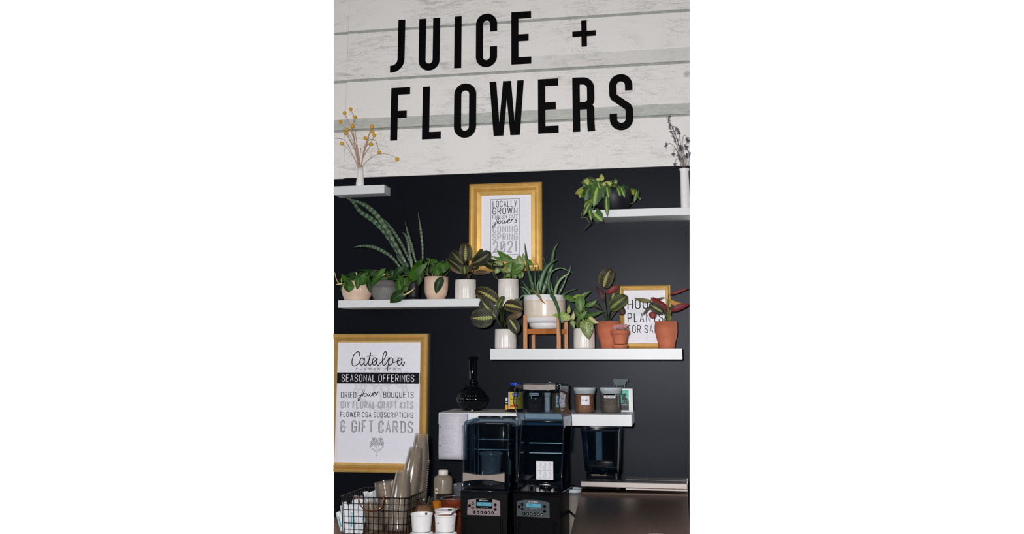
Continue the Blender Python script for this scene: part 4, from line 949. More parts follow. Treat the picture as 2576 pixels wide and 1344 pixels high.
for pts, w, ys, mm in [([(1344.4, 741), (1334, 698.7), (1328, 676), (1323.5, 641.7), (1319.7, 611.5)], 11, (-.15, -.10), 'aloe'), ([(1352, 743), (1361, 707.5), (1372, 678.4), (1386, 662), (1403, 652.5)], 17, (-.17, -.2), 'aloe'),
      ([(1361, 743), (1376, 707.5), (1387, 671), (1391, 641.7), (1396, 624), (1406, 611)], 16, (-.12, -.10), 'aloe'), ([(1347, 741), (1346, 700), (1346, 669.6)], 6, (-.13, -.1), 'aloe'), ([(1361, 743), (1358, 700), (1352, 659)], 5, (-.1, -.08), 'aloe'),
      ([(1392, 743), (1381, 695), (1374.7, 672), (1367, 645.5)], 7, (-.13, -.11), 'aloe'), ([(1385, 743), (1380, 715), (1384, 691), (1394, 679.7), (1411.4, 674.6), (1429, 681), (1446, 689)], 8, (-.18, -.15), 'aloe'),
      ([(1395, 743), (1400, 721.4), (1410, 703.7), (1422.8, 693.6), (1431, 688), (1436, 668)], 10, (-.18, -.17), 'aloel'), ([(1404, 744), (1419, 714), (1427, 692), (1431, 680)], 7, (-.15, -.16), 'aloe'), ([(1399, 738), (1401, 714), (1402.6, 690)], 5, (-.12, -.1), 'aloe'),
      ([(1414, 743), (1435.5, 731.5), (1456, 725)], 6, (-.14, -.1), 'aloe'), ([(1388, 743), (1376, 721), (1367, 708)], 6, (-.15, -.13), 'aloe'), ([(1339, 742), (1325.4, 724), (1318, 712.6), (1311, 701)], 9, (-.14, -.12), 'aloe'),
      ([(1335, 742), (1321.6, 726.5), (1305, 721.2)], 8, (-.17, -.18), 'aloe'), ([(1327, 742), (1319, 735), (1313, 723)], 8, (-.13, -.12), 'aloe'), ([(1330, 743), (1313, 745.5), (1304, 758)], 8, (-.2, -.22), 'aloe'),
      ([(1334, 732), (1344.4, 733), (1357, 746.7), (1363, 757), (1373.5, 765.5)], 9, (-.29, -.315), 'dead'), ([(1378, 741), (1390, 745.5), (1399, 764.7), (1405, 783), (1408, 809), (1408.5, 845)], 11, (-.27, -.335), 'aloe'),
      ([(1366, 743), (1361, 715), (1365, 690), (1370, 668)], 12, (-.1, -.08), 'aloe'), ([(1356, 743), (1352, 722), (1358, 700)], 11, (-.2, -.2), 'aloe')]:
    strap(t, M[mm], pts, w, ys, thick=.35)
YSC = .60; KD = 1.45; CAP = .206
# ---------------------------------------------------------------- upper right bowl
t, c, H = potted('potted_philodendron', 'trailing yellow green philodendron in charcoal bowl on upper right shelf', 1544, YC, [(525, 33), (521, 36), (510, 43), (496, 47), (486, 46.5), (478.5, 44)], M['bowl'], zb=ZS2+e5, seg=40, cat='potted plant')
for kd, mm, b, tp, w, yy, rl in [('heart', 'brasild', (1487, 453), (1460, 462), 18, -.15, 0), ('heart', 'brasild', (1486, 455), (1498, 452), 14, -.12, 0), ('heart', 'brasily', (1474, 452), (1480, 466), 13, -.2, 0), ('heart', 'pothos', (1478, 461), (1494, 463), 13, -.19, 0), ('point', 'brasily', (1514, 456), (1513.5, 437), 13, -.18, 0),
      ('heart', 'brasily', (1509, 453), (1497, 451), 8, -.17, 0), ('heart', 'brasily', (1537, 464), (1521, 458), 12, -.18, 0), ('heart', 'brasil', (1548, 462), (1549.5, 449), 12, -.15, 0), ('heart', 'brasily', (1519, 470), (1519, 458), 12, -.21, 0), ('lance', 'pothos', (1484, 471), (1460, 498), 14, -.22, .2),
      ('heart', 'olive', (1466, 477), (1447, 488), 14, -.18, 0), ('heart', 'olive', (1460, 480), (1459, 499), 12, -.17, 0), ('heart', 'brasild', (1482, 478), (1471, 508), 25, -.23, 0), ('heart', 'brasil', (1505, 475), (1493, 522), 29, -.26, 0), ('heart', 'pothos', (1497, 468), (1488, 486), 15, -.21, 0), ('heart', 'brasil', (1505, 459), (1510, 476), 12, -.25, 0),
      ('heart', 'brasil', (1517, 471), (1517, 497), 12, -.23, 0), ('heart', 'brasild', (1513, 478), (1519, 500), 13, -.22, 0), ('heart', 'brasil', (1528, 472), (1532, 500), 14, -.24, 0), ('lance', 'brasil', (1526, 492), (1528, 546), 14, -.315, 0), ('heart', 'olive', (1488, 504), (1469, 522), 17, -.19, 0), ('heart', 'brasil', (1484, 513), (1467, 544), 13, -.31, 0),
      ('heart', 'brasil', (1483, 524), (1488, 557), 12, -.315, 0), ('heart', 'brasil', (1497, 535), (1517, 558), 27, -.32, 0), ('lance', 'heartd', (1489, 558), (1465, 581), 3.5, -.3, 0), ('heart', 'brasil', (1555, 474), (1561, 496), 11, -.24, 0), ('heart', 'brasil', (1564, 473), (1572, 498), 13, -.23, 0), ('heart', 'brasild', (1567, 469), (1581, 485), 11, -.2, 0),
      ('lance', 'brasild', (1599, 481), (1578, 477), 14, -.17, .2), ('heart', 'olive', (1590, 480), (1597, 492), 10, -.18, 0), ('heart', 'brasil', (1603, 483), (1595, 510), 12, -.2, 0), ('lance', 'pothos', (1597, 476), (1607, 500), 9, -.15, .2), ('lance', 'pothos', (1606, 498), (1613.5, 502), 6, -.15, 0), ('heart', 'pothos', (1533, 471), (1520, 460), 9, -.16, 0),
      ('heart', 'pothos', (1500, 460), (1494, 470), 14, -.14, 0), ('heart', 'brasild', (1492, 486), (1486, 506), 18, -.17, 0), ('heart', 'pothos', (1548, 468), (1540, 476), 12, -.15, 0), ('heart', 'heartd', (1508, 484), (1504, 504), 20, -.18, 0), ('lance', 'pothos', (1520, 516), (1511, 518), 5, -.2, 0)]:
    leaf(t, kd, M[mm], b, tp, w, yy, roll=rl, fold=.2, curl=.08)
    if b[1] < 492: petiole(t, (min(1585, max(1504, b[0]+random.uniform(-4, 12))), 479), b, YC-.03, yy, rpx=.7)
rf = random.Random(5)
for i in range(22):
    bu, bv = rf.uniform(1474, 1530), rf.uniform(455, 484)
    if i % 5 == 4: bu, bv = rf.uniform(1550, 1592), rf.uniform(470, 478)
    leaf(t, 'heart', M[rf.choice(['brasil', 'brasild', 'pothos', 'heartd', 'brasily'])], (bu, bv), (bu+rf.uniform(-14, 8), bv+rf.uniform(9, 22)), rf.uniform(11, 18), -rf.uniform(.10, .19), fold=.2, curl=.1, roll=rf.uniform(-.5, .5))
for pts, ys in (([(1520, 500), (1505, 514), (1492, 512), (1475, 518), (1463, 540), (1463, 548)], (-.2, -.31)), ([(1463, 548), (1474, 548), (1484, 561)], (-.31, -.3)), ([(1495, 520), (1491, 528), (1498, 536)], (-.3, -.32)), ([(1593, 510), (1588, 513), (1583, 510)], (-.2, -.2)), ([(1540, 475), (1535, 468), (1538, 458), (1541, 452)], (-.18, -.17)), ([(1556, 474), (1549, 470), (1547, 461)], (-.2, -.15)), ([(1530, 478), (1545, 476), (1560, 474)], (-.2, -.22)), ([(1510, 452), (1509, 445), (1511, 438)], (-.18, -.18))):
    stem(t, pts, ys, .9)
YSC = .28; KD = 1.0; CAP = 1.0
# ---------------------------------------------------------------- vases with dried flowers
pm, c, H, pr = pot_me(905.5, YC-.03, [(467, 10), (466, 10.2), (452, 9), (435, 7.2), (422.5, 5.7)], 32, None, ZS1+e5, .002)
v = top(rehome(obj('vase', pm, M['vasewhite']), c), 'small white bottle vase of yellow ball flowers at upper left', 'vase')
V1 = (905.5, 424)
BALLS = [((882, 275), [(893, 330), (892, 300)], 'topmost yellow globe flower in the small white vase'), ((866.5, 284.5), [(890, 340), (876, 305)], 'yellow globe flower second from top in the small vase'), ((893, 295), [(897, 370), (884, 330)], 'yellow globe flower on a bent stem just below the topmost'),
  ((856, 306.5), [(893, 370), (870, 325)], 'yellow globe flower farthest left on a high stem'), ((886, 317.5), [(893, 375), (889, 345)], 'large yellow globe flower upright in the middle of the vase'), ((873, 326), [(893, 380), (878, 350)], 'upper one of two touching yellow globe flowers at left'),
  ((868.7, 335), [(893, 380), (884, 358)], 'lower one of two touching yellow globe flowers at left'), ((859.7, 361), [(893, 400), (875, 376)], 'lowest yellow globe flower at left of the small vase'), ((935.8, 318.7), [(914, 385), (925, 345)], 'topmost yellow globe flower of the right hand cluster'),
  ((936.5, 331.2), [(914, 385), (928, 340)], 'middle yellow globe flower of the right hand cluster'), ((941.7, 340.5), [(918, 375), (934, 355)], 'lower yellow globe flower of the right hand cluster'), ((918.5, 348), [(914, 380), (926, 355)], 'yellow globe flower close right of the centre stems'),
  ((932.5, 363), [(914, 395), (926, 375)], 'yellow globe flower before the crossing stems at right'), ((954, 383.5), [(920, 360), (942, 352), (948, 365)], 'small yellow globe flower hanging from a looped stem'), ((999.3, 401), [(920, 408), (950, 388), (982, 390)], 'yellow globe flower reaching farthest right on an arched stem')]
def bump_ball(c, r):
    bm = bmesh.new(); bmesh.ops.create_icosphere(bm, subdivisions=3, radius=r)
    for vv in bm.verts: vv.co *= 1+random.uniform(-.05, .05); vv.co += Vector(c)
    return from_bm(bm)
for i, (b, mids, lab) in enumerate(BALLS):
    yy = -.19+random.uniform(-.04, .05); ye = -.10 if i == 14 else yy
    p = W(b[0], b[1], ye); root = (V1[0]+random.uniform(-3, 3), 428)
    t = thing('globe_flower', lab, 'dried flower', p, 'dried globe flowers in the small white vase')
    stem(t, [root]+mids+[b], (YC-.03, ye), .55, M['straw'])
    obj('flower_head', bump_ball(p, (4.4 if i not in (4, 8, 14, 12) else 4.9)*SZ(b[0], b[1], ye)), M['yellow'], t)
for (um, uu, vv, lb) in ((899, 880, 352, 'bare straw coloured stem leaning left between the yellow globe flowers'), (913, 928, 345, 'bare straw coloured stem leaning right under the globe flowers'), (905, 908, 372, 'short upright bare straw stem in the middle of the small vase')):
    s0 = stem(None, [(V1[0], 428), (um, 395), (uu, vv)], (YC-.03, -.2), .45, M['straw'], 'dry_stem')
    rehome(s0, W(V1[0], 424, YC-.03)); top(s0, lb, 'stem')
s0 = stem(None, [(903, 428), (880, 375), (865, 352), (841.5, 347)], (YC-.03, -.2), .5, M['straw'], 'dry_stem'); rehome(s0, W(V1[0], 424, YC-.03)); top(s0, 'bare straw stem arching far left out of the small vase', 'stem')
YSC = .60
pm, c, H, pr = pot_me(1724.3, YC, [(521, 11.2), (518, 11.3), (480, 11.0), (434, 10.6), (431, 10.8), (427, 12.4), (424.5, 12.2)], 72, (12, .02, 1, 3), ZS2+e5, .003)
top(rehome(obj('vase', pm, M['vasewhite']), c), 'tall white faceted vase of dried lavender at right edge', 'vase')
LAV = [([(1718, 426), (1705, 375), (1694, 345), (1683, 312), (1681.5, 291)], 'tallest lavender sprig leaning left', 1.0, 30), ([(1719, 426), (1708, 370), (1697, 335), (1688, 312)], 'lavender sprig just behind the tallest one', 1.1, 14), ([(1713, 420), (1706, 390), (1698, 372), (1686, 361), (1674.5, 365), (1673.5, 369)], 'lavender sprig bent over at the far left', .4, 9),
  ([(1720, 426), (1713, 375), (1709, 345), (1706, 330), (1700, 323)], 'lavender sprig curving beside the tall pair', .7, 14), ([(1722, 426), (1716, 365), (1718, 345), (1723, 340), (1727, 348), (1731, 357)], 'lavender sprig hooked over at the right', .3, 16), ([(1724, 426), (1714, 385), (1710, 366)], 'short lavender sprig with a dense dark head', .5, 16),
  ([(1724, 426), (1722, 395), (1718, 372), (1725, 366), (1727, 377)], 'lavender sprig nodding right of the dense head', .4, 12), ([(1727, 426), (1727, 400), (1727, 388)], 'low upright lavender sprig above the vase rim', .6, 18), ([(1730, 426), (1733, 402), (1734, 384)], 'lavender sprig at the very right edge', .4, 8),
  ([(1717, 426), (1712, 402), (1703, 399), (1698, 406), (1698, 419)], 'low lavender sprig drooping beside the vase rim', .25, 6), ([(1713, 420), (1706, 385), (1697, 375), (1694.5, 384), (1694, 391)], 'thin lavender sprig hanging down at left', .25, 5), ([(1721, 426), (1718, 400), (1711, 398), (1706, 388)], 'short lavender sprig among the crossing stems', .8, 12)]
for pts, lab, frac, nb in LAV:
    yy = -.16+random.uniform(-.03, .03); P = spline([W(p[0], p[1], YC+(yy-YC)*i/len(pts)) for i, p in enumerate(pts)], 8)
    t = thing('lavender_sprig', lab+', in tall vase', 'dried flower', P[-1], 'lavender sprigs in the tall white vase')
    obj('stem', tube_me(P, .45*SZ(1700, 400, YC), 4), M['lavstem'], t)
    bl = []; kk = len(P)
    for j in range(nb):
        f = 1-(frac*.6)*(j/nb) if frac < 1.05 else 1-.75*(j/nb)
        q = P[min(kk-1, int(f*(kk-1)))]+Vector([random.uniform(-1, 1) for _ in range(3)])*.0055
        for z in range(3):
            d = Vector([random.uniform(-1, 1) for _ in range(3)]).normalized()
            bl.append(lathe_me(q+d*.002, [(.0003, 0), (.0017, .002), (.0013, .0045), (.0003, .006)], 5, axis=d, cap=False))
    o = obj('buds', join_me(bl), M['lav'], t); o['kind'] = 'stuff'

YSC = 1.0
# ---------------------------------------------------------------- materials for the counter things
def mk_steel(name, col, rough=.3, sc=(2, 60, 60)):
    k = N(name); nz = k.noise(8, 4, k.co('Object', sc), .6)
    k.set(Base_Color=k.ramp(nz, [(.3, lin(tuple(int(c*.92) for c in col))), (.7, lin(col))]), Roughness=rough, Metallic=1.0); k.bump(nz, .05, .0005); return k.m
M['steel'] = mk_steel('brushed_steel', (176, 168, 166), .27, (60, 2, 60))
M['steeldark'] = mk_steel('brushed_lid_reflection_streaks', (138, 120, 110), .22, (60, 2, 2))  # streaks along the lid's colour imitate its reflections
M['chrome'] = mk_steel('polished_chrome', (222, 214, 208), .12)
M['ledge'] = plain('ledge_painted_highlight', (150, 186, 204), .2, .05)  # pale blue paints specular highlight lines onto the ledges
M['smoke'] = clear('smoky_blue_plastic', (184, 202, 214), .12, .05, .03, (50, 74, 92))
M['smoke2'] = clear('smoky_blue_plastic_side', (134, 160, 180), .10, .05, .035, (40, 60, 78))
M['jarsmoke'] = clear('dark_smoky_jar_plastic', (84, 110, 132), .16, .06, .06, (34, 58, 78))
M['smokeedge'] = plain('dark_rim_and_edge_refraction', (18, 28, 38), .18, .05)  # dark colour for rims; on cover edges it imitates refraction in thick plastic
M['blackplastic'] = plain('black_blender_plastic', (5, 6, 9), .4, .08, spec=.12)
M['blackgloss'] = plain('black_gloss_plastic', (10, 11, 14), .12, .05)
M['taupe'] = plain('taupe_grey_handle', (136, 124, 118), .45, .04)
M['silver'] = plain('silver_grey_fascia', (132, 120, 122), .4, .03, metal=.2)
M['slate'] = plain('slate_grey_fascia', (72, 80, 86), .35, .03, metal=.2)
M['lcd'] = plain('teal_display_glass', (76, 138, 156), .3, .03, emis=.25)
M['lcdink'] = plain('blue_display_digits', (30, 84, 150), .4, .03)
M['whiteprint'] = plain('white_print', (214, 214, 220), .5, .02)
M['label'] = plain('white_label', (222, 222, 230), .55, .02)
M['glass'] = clear('clear_glass', (236, 240, 240), .14, .03)
M['lidplastic'] = clear('frosted_plastic_lid', (200, 208, 214), .1, .2, .93, (190, 199, 206))
M['cup'] = clear('clear_plastic_cup', (252, 251, 249), .32, .12, .09, (234, 216, 200))
M['tub'] = clear('translucent_deli_plastic', (214, 216, 220), .12, .15, .22, (170, 176, 186))
M['vase'] = plain('dark_teal_glass', (3, 8, 14), .07, .05, spec=.4)
M['cap'] = plain('white_plastic_cap', (216, 210, 206), .4, .03)
M['bluecap'] = plain('blue_plastic_cap', (16, 60, 176), .35, .04)
M['amber'] = plain('dark_amber_glass', (22, 14, 10), .12, .05)
M['yellowlabel'] = plain('yellow_paper_label', (212, 180, 52), .5, .04)
M['orangelabel'] = plain('orange_paper_label', (222, 150, 30), .5, .04)
M['bluelabel'] = plain('blue_ink_oval', (22, 72, 156), .5, .03)
M['redprint'] = plain('red_ink', (200, 70, 40), .5, .03)
M['plum'] = plain('plum_dark_powder', (58, 36, 44), .9, .15, 200)
M['granola'] = plain('golden_granola', (176, 138, 70), .85, .5, 260, bump=.8, bscale=300)
M['flax'] = plain('brown_flax_seed', (164, 112, 84), .7, .35, 420, bump=.5, bscale=500)
M['chia'] = plain('speckled_chia_seed', (118, 104, 94), .7, .6, 520, bump=.5, bscale=500)
M['oat'] = plain('beige_oat_flour', (176, 156, 128), .9, .06)
M['syrup'] = plain('dark_syrup', (34, 24, 24), .15, .05)
M['syrupair'] = clear('clouded_bottle_plastic', (196, 188, 176), .12, .2, .65, (160, 150, 134))
M['turmeric'] = plain('turmeric_orange_powder', (206, 124, 22), .9, .1, 120, bump=.5)
M['chili'] = plain('rust_red_powder', (150, 58, 20), .9, .1, 120, bump=.4)
M['cinn'] = plain('cinnamon_brown_powder', (134, 92, 62), .9, .1, 120)
M['rose'] = plain('pale_pinkish_powder', (206, 164, 144), .95, .05, 150)
M['cupwhite'] = plain('white_paper_cup', (226, 226, 228), .5, .02)
M['mauve'] = plain('mauve_stained_paper', (178, 166, 178), .6, .08)
M['wire'] = plain('dark_bronze_wire', (34, 28, 28), .4, .1, metal=.6)
M['copper'] = mk_steel('copper_wire', (184, 116, 92), .28)
M['wrap'] = plain('white_straw_paper', (214, 218, 224), .7, .04)
M['teal'] = plain('teal_print', (40, 160, 172), .6, .04)
M['tealart'] = plain('mint_teal_print', (92, 190, 164), .6, .06)
M['artdark'] = plain('dark_art_print', (34, 46, 48), .6, .06)
M['glitter'] = plain('dark_glitter_metal', (84, 96, 98), .5, .8, 500, spec=.2)
M['sheetp'] = plain('notebook_paper', (200, 198, 208), .6, .02)
M['pencil'] = plain('pencil_grey', (128, 132, 152), .7, .03)
M['rule'] = plain('pale_grid_ink', (180, 180, 196), .7, .02)
M['spoon'] = plain('grey_metal_spoon', (150, 140, 138), .25, .05, metal=.9)
YS = -.17
# ---------------------------------------------------------------- lowest shelf
pm, c, H, pr = pot_me(1187.6, -.13, [(1033, 23.5), (1031.5, 24), (1029, 22.5), (1024, 29), (1015, 36.5), (1005, 39), (996, 37), (985, 29), (977, 20), (970, 11), (968, 10.6), (964, 12.4), (960, 12.4), (957, 10.2), (954, 9.0), (930, 9.0), (906, 9.2), (900, 10.2), (897.5, 12.8)], 120, (30, .022, 3, 9), ZS5+e5, .002)
top(rehome(obj('vase', pm, M['vase']), c), 'dark teal glass bottle vase with fluted round body on lowest shelf', 'vase')
def jarlathe(u, y, prof, m, parent, z0=None, name='body', seg=32, cap=True):
    c = W(u, prof[0][0], y); pr = [(hw*SZ(u, v, y), W(u, v, y).z-c.z) for v, hw in prof]
    z = c.z if z0 is None else z0
    if z0 is not None:
        Ht = pr[-1][1]; dz = z0-c.z; pr = [(r, q-dz*q/Ht if Ht > .02 else q) for r, q in pr]
    o = obj(name, lathe_me((c.x, y, z), pr, seg, cap=cap), m, parent); return o, Vector((c.x, y, z)), pr
def wrapmap(c, R, z0=0):            # print wrapped round a jar: x is arc length from the side facing the camera
    f0 = math.atan2(CAM.x-c.x, -(CAM.y-c.y))
    def f(x, z, l):
        a = f0+x/R; return Vector((c.x+(R+l)*math.sin(a), c.y-(R+l)*math.cos(a), z))
    return f
def wraplabel(name, c, R, xa_, xb, za_, zb_, m, parent, n_=8, lift=.0006, closed=False):
    f = wrapmap(c, R); V = []; Fc = []
    for i in range(n_+1):
        x = xa_+(xb-xa_)*i/n_
        V += [f(x, za_, lift), f(x, zb_, lift)]
    Fc = [(2*i, 2*i+2, 2*i+3, 2*i+1) for i in range(n_)]
    return obj(name, pyd(V, Fc), m, parent)
def wraptext(s, c, R, xa_, xb, za_, zb_, m, parent, sw=.13, lift=.0012, **k):
    w = (zb_-za_)*sw; st = lay(s, xa_, za_, xb, zb_, w, **k)
    return inked('lettering', st, w, wrapmap(c, R), m, parent, .0002, lift)
def zv(u, v, y): return W(u, v, y).z
# small dropper bottle
y = -.2; t = thing('small_bottle', 'tiny amber bottle with white cap left of the blue capped bottle', 'bottle', (W(1274, 1035, y).x, y, ZS5+e5))
_, c, pr = jarlathe(1274.3, y, [(1035.5, 3.2), (1034, 3.5), (1012, 3.5), (1010, 2.6)], M['amber'], t, ZS5+e5)
jarlathe(1274.3, y, [(1010.5, 2.9), (1001, 2.7), (1000.5, 2)], M['cap'], t, None, 'cap')
wraplabel('label', c, 3.55*SZ(1274, 1030, y), -.008, .008, zv(1274, 1031, y), zv(1274, 1018, y), M['orangelabel'], t); wraplabel('label', c, 3.55*SZ(1274, 1030, y), -.008, .008, zv(1274, 1015, y), zv(1274, 1012.5, y), M['label'], t)
# blue capped bottle
y = -.19; t = thing('supplement_bottle', 'brown bottle with blue cap and yellow label on lowest shelf', 'bottle', (W(1297, 1037, y).x, y, ZS5+e5))
_, c, pr = jarlathe(1297, y, [(1037.5, 18.5), (1036, 19.4), (986, 19.4), (980, 17), (974, 13.5), (970, 13)], M['amber'], t, ZS5+e5)
jarlathe(1297.5, y, [(971, 14.8), (963, 14.8), (962, 14)], M['bluecap'], t, None, 'cap', 40)
R = 19.45*SZ(1297, 1000, y); q = SZ(1297, 1000, y)
wraplabel('label', c, R, -17*q, 22*q, zv(1297, 1028, y), zv(1297, 985.5, y), M['yellowlabel'], t); wraplabel('side_label', c, R, -22*q, -17*q, zv(1297, 1029, y), zv(1297, 985.5, y), M['label'], t)
ov = [([(11*q*math.cos(a)*.55, zv(1297, 992, y)+5*q*math.sin(a)*.55) for a in [i*math.pi/8 for i in range(16)]], True)]
inked('oval_emblem', ov, 6.5*q, wrapmap(c, R), M['bluelabel'], t, .0002, .0008)
wraptext("UDO'S", c, R, -7*q, 7*q, zv(1297, 994.5, y), zv(1297, 990, y), M['whiteprint'], t, .16, .0014)
wraptext("CHOICE OIL", c, R, -13*q, 13*q, zv(1297, 1005, y), zv(1297, 1002, y), M['ink'], t, .14, .0012)
wraplabel('label_stripe', c, R, -14*q, 6*q, zv(1297, 1024, y), zv(1297, 1018, y), M['redprint'], t, lift=.001)
# acai jar
y = -.19; t = thing('mason_jar', 'glass jar of dark purple powder seen through the raised blender cover', 'jar', (W(1347, 1039, y).x, y, ZS5+e5))
_, c, pr = jarlathe(1348, y, [(1039.5, 19), (1037, 22.3), (995, 22.3), (989, 20), (985, 18.5), (979, 18.5)], M['glass'], t, ZS5+e5, 'glass_body')
jarlathe(1348, y, [(1038, 20.5), (1034, 21.5), (1004, 21.5), (1003.5, 20.5)], M['plum'], t, None, 'contents')
jarlathe(1348, y, [(979, 19.6), (970, 19.6), (969.5, 18.8)], M['chrome'], t, None, 'lid')
R = 20.8*SZ(1348, 1000, y); q = SZ(1348, 1000, y)
wraplabel('label', c, R+.002, -17*q, 7*q, zv(1348, 994.5, y), zv(1348, 988, y), M['label'], t); wraptext('ACAI POWDER', c, R+.002, -15*q, 5*q, zv(1348, 993, y), zv(1348, 989.5, y), M['ink'], t)
y = -.16; t = thing('white_bottle', 'slim white bottle standing between the two jars behind blender cover', 'bottle', (W(1377, 1039, y).x, y, ZS5+e5))
jarlathe(1377, y, [(1038.5, 6.5), (1036, 7), (1000, 7), (998, 6.2)], M['cap'], t, ZS5+e5); jarlathe(1377, y, [(998, 8), (988.5, 8), (988, 7)], M['cap'], t, None, 'cap')
# granola jar
y = -.19; t = thing('mason_jar', 'glass jar of golden granola with silver lid and handwritten label', 'jar', (W(1411, 1039, y).x, y, ZS5+e5))
_, c, pr = jarlathe(1411, y, [(1039.5, 19), (1037, 21.5), (1005, 21.3), (992, 20.2), (984, 18), (976, 15.8), (974, 15.8)], M['glass'], t, ZS5+e5, 'glass_body')
jarlathe(1411, y, [(1038, 19), (1034, 20.5), (1005, 20.3), (990, 18.8), (989.5, 17)], M['granola'], t, None, 'contents')
jarlathe(1411, y, [(975, 17.6), (966, 17.6), (965.5, 16.8)], M['chrome'], t, None, 'lid')
R = 21.4*SZ(1411, 1010, y); q = SZ(1411, 1010, y)
wraplabel('label', c, R, -13*q, 12*q, zv(1411, 1024, y), zv(1411, 994.5, y), M['label'], t); wraptext('MALT', c, R, -8*q, 9*q, zv(1411, 1008, y), zv(1411, 1002, y), M['bluelabel'], t, .14); wraptext('P', c, R, -9*q, -6*q, zv(1411, 1018, y), zv(1411, 1012, y), M['ink'], t, .14)
# flax and chia
for u, mm, vt, lab, kind, txt, lb in ((1471, 'flax', 992.5, 'clear jar of brown flax with square handwritten label', 'jar', 'FLAX', (-8.5, 12.5, 1017.5, 995)), (1536.5, 'chia', 997, 'clear jar of dark speckled chia seed with narrow label', 'jar', 'CHIA SEEDS', (-17.5, 12.5, 1001, 994))):
    y = -.2; t = thing('seed_jar', lab+', frosted lid', kind, (W(u, 1039, y).x, y, ZS5+e5), 'frosted lid seed jars')
    _, c, pr = jarlathe(u, y, [(1038.5, 23), (1036, 25.2), (990, 25.2), (984, 25)], M['glass'], t, ZS5+e5, 'glass_body')
    jarlathe(u, y, [(1037, 22.5), (1035, 24.3), (vt, 24.3), (vt-.5, 23)], M[mm], t, None, 'contents')
    jarlathe(u, y, [(990, 25.8), (984, 25.8), (983.5, 27.4), (976, 27.6), (974.8, 26.8)], M['lidplastic'], t, None, 'lid')
    R = 25.3*SZ(u, 1005, y); q = SZ(u, 1005, y)
    wraplabel('label', c, R, lb[0]*q, lb[1]*q, zv(u, lb[2], y), zv(u, lb[3], y), M['label'], t)
    if txt == 'FLAX': wraptext(txt, c, R, -5*q, 7*q, zv(u, 1008.5, y), zv(u, 1003.5, y), M['ink'], t, .16)
    else: wraptext(txt, c, R, -12*q, 8*q, zv(u, 999, y), zv(u, 996, y), M['ink'], t, .14)
# shadow box frame with cow
y = -.12; x0, z0, x1, z1 = pxbox(1548, 1033, 1591.5, 978, y); z0 = ZS5+e5
t = thing('picture_frame', 'small white box frame with mint cow print at shelf end', 'picture frame', ((x0+x1)/2, y, z0))
q = SZ(1570, 1000, y); fr = 3.2*q
for (a, b, c_, d) in ((x0, x1, z1-fr, z1), (x0, x1, z0, z0+fr), (x0, x0+fr, z0+fr, z1-fr), (x1-fr, x1, z0+fr, z1-fr)):
    box('frame_rail', a, b, y-.012, y+.018, c_, d, M['shelf'], t, .0006, seg=1)
box('backing', x0+fr, x1-fr, y+.013, y+.017, z0+fr, z1-fr, M['shelf'], t)
ax0, ax1, az0, az1 = x0+fr, W(1581, 1000, y).x, z0+fr+.5*q, z1-fr-.5*q
box('print_sheet', ax0, ax1, y+.010, y+.0128, az0, az1, M['tealart'], t)
cx = W(1568.5, 990, y).x
COWF = [(-.09, -.35), (-.10, .0), (-.07, .12), (-.12, .16), (-.17, .13), (-.13, .2), (-.10, .21), (-.1, .3), (-.06, .24), (0, .26), (.06, .24), (.1, .3), (.1, .21), (.13, .2), (.17, .13), (.12, .16), (.07, .12), (.10, .0), (.2, -.1), (.3, -.2), (.3, -.8), (-.3, -.8), (-.3, -.35)]
hh = (az1-az0)
obj('cow_drawing', prism_me([(max(ax0, min(ax1, cx+px_*hh)), max(az0, az0+hh*.62+pz_*hh*.78)) for px_, pz_ in COWF], y+.0090, y+.0099), M['artdark'], t, False)
mp = flat(y+.0088)
w_ = .0011
inked('lettering', lay('SWEET', cx-11*q, az0+hh*.34, cx+10*q, az0+hh*.50, w_), w_, mp, M['tealart'], t); inked('lettering', lay('FARM', cx-7*q, az0+hh*.22, cx+9*q, az0+hh*.30, w_*.8), w_*.8, mp, M['whiteprint'], t)
COW = [(0, .95), (.08, 1), (.55, .97), (.78, .98), (.84, 1.0), (.88, .92), (.97, 1.04), (.97, .9), (1.0, .86), (.96, .66), (.9, .7), (.86, .74), (.84, .5), (.80, .42), (.80, .05), (.73, .0), (.70, .35), (.62, .30), (.34, .30), (.28, .35), (.25, 0), (.17, .0), (.18, .4), (.10, .3), (.09, .0), (.02, .0), (.05, .5), (.0, .7)]
y2 = -.112; x0, zz, x1, zt = pxbox(1543.5, 980, 1580, 953.5, y2); zc = z1+.0005
o = obj('cow_figure', prism_me([(x0+(x1-x0)*a, zc+(zt-zc)*b) for a, b in COW], y2-.002, y2+.002), M['glitter'], None, False)
rehome(o, ((x0+x1)/2, y2, zc)); top(o, 'dark glitter cow silhouette standing on the small white frame', 'ornament')
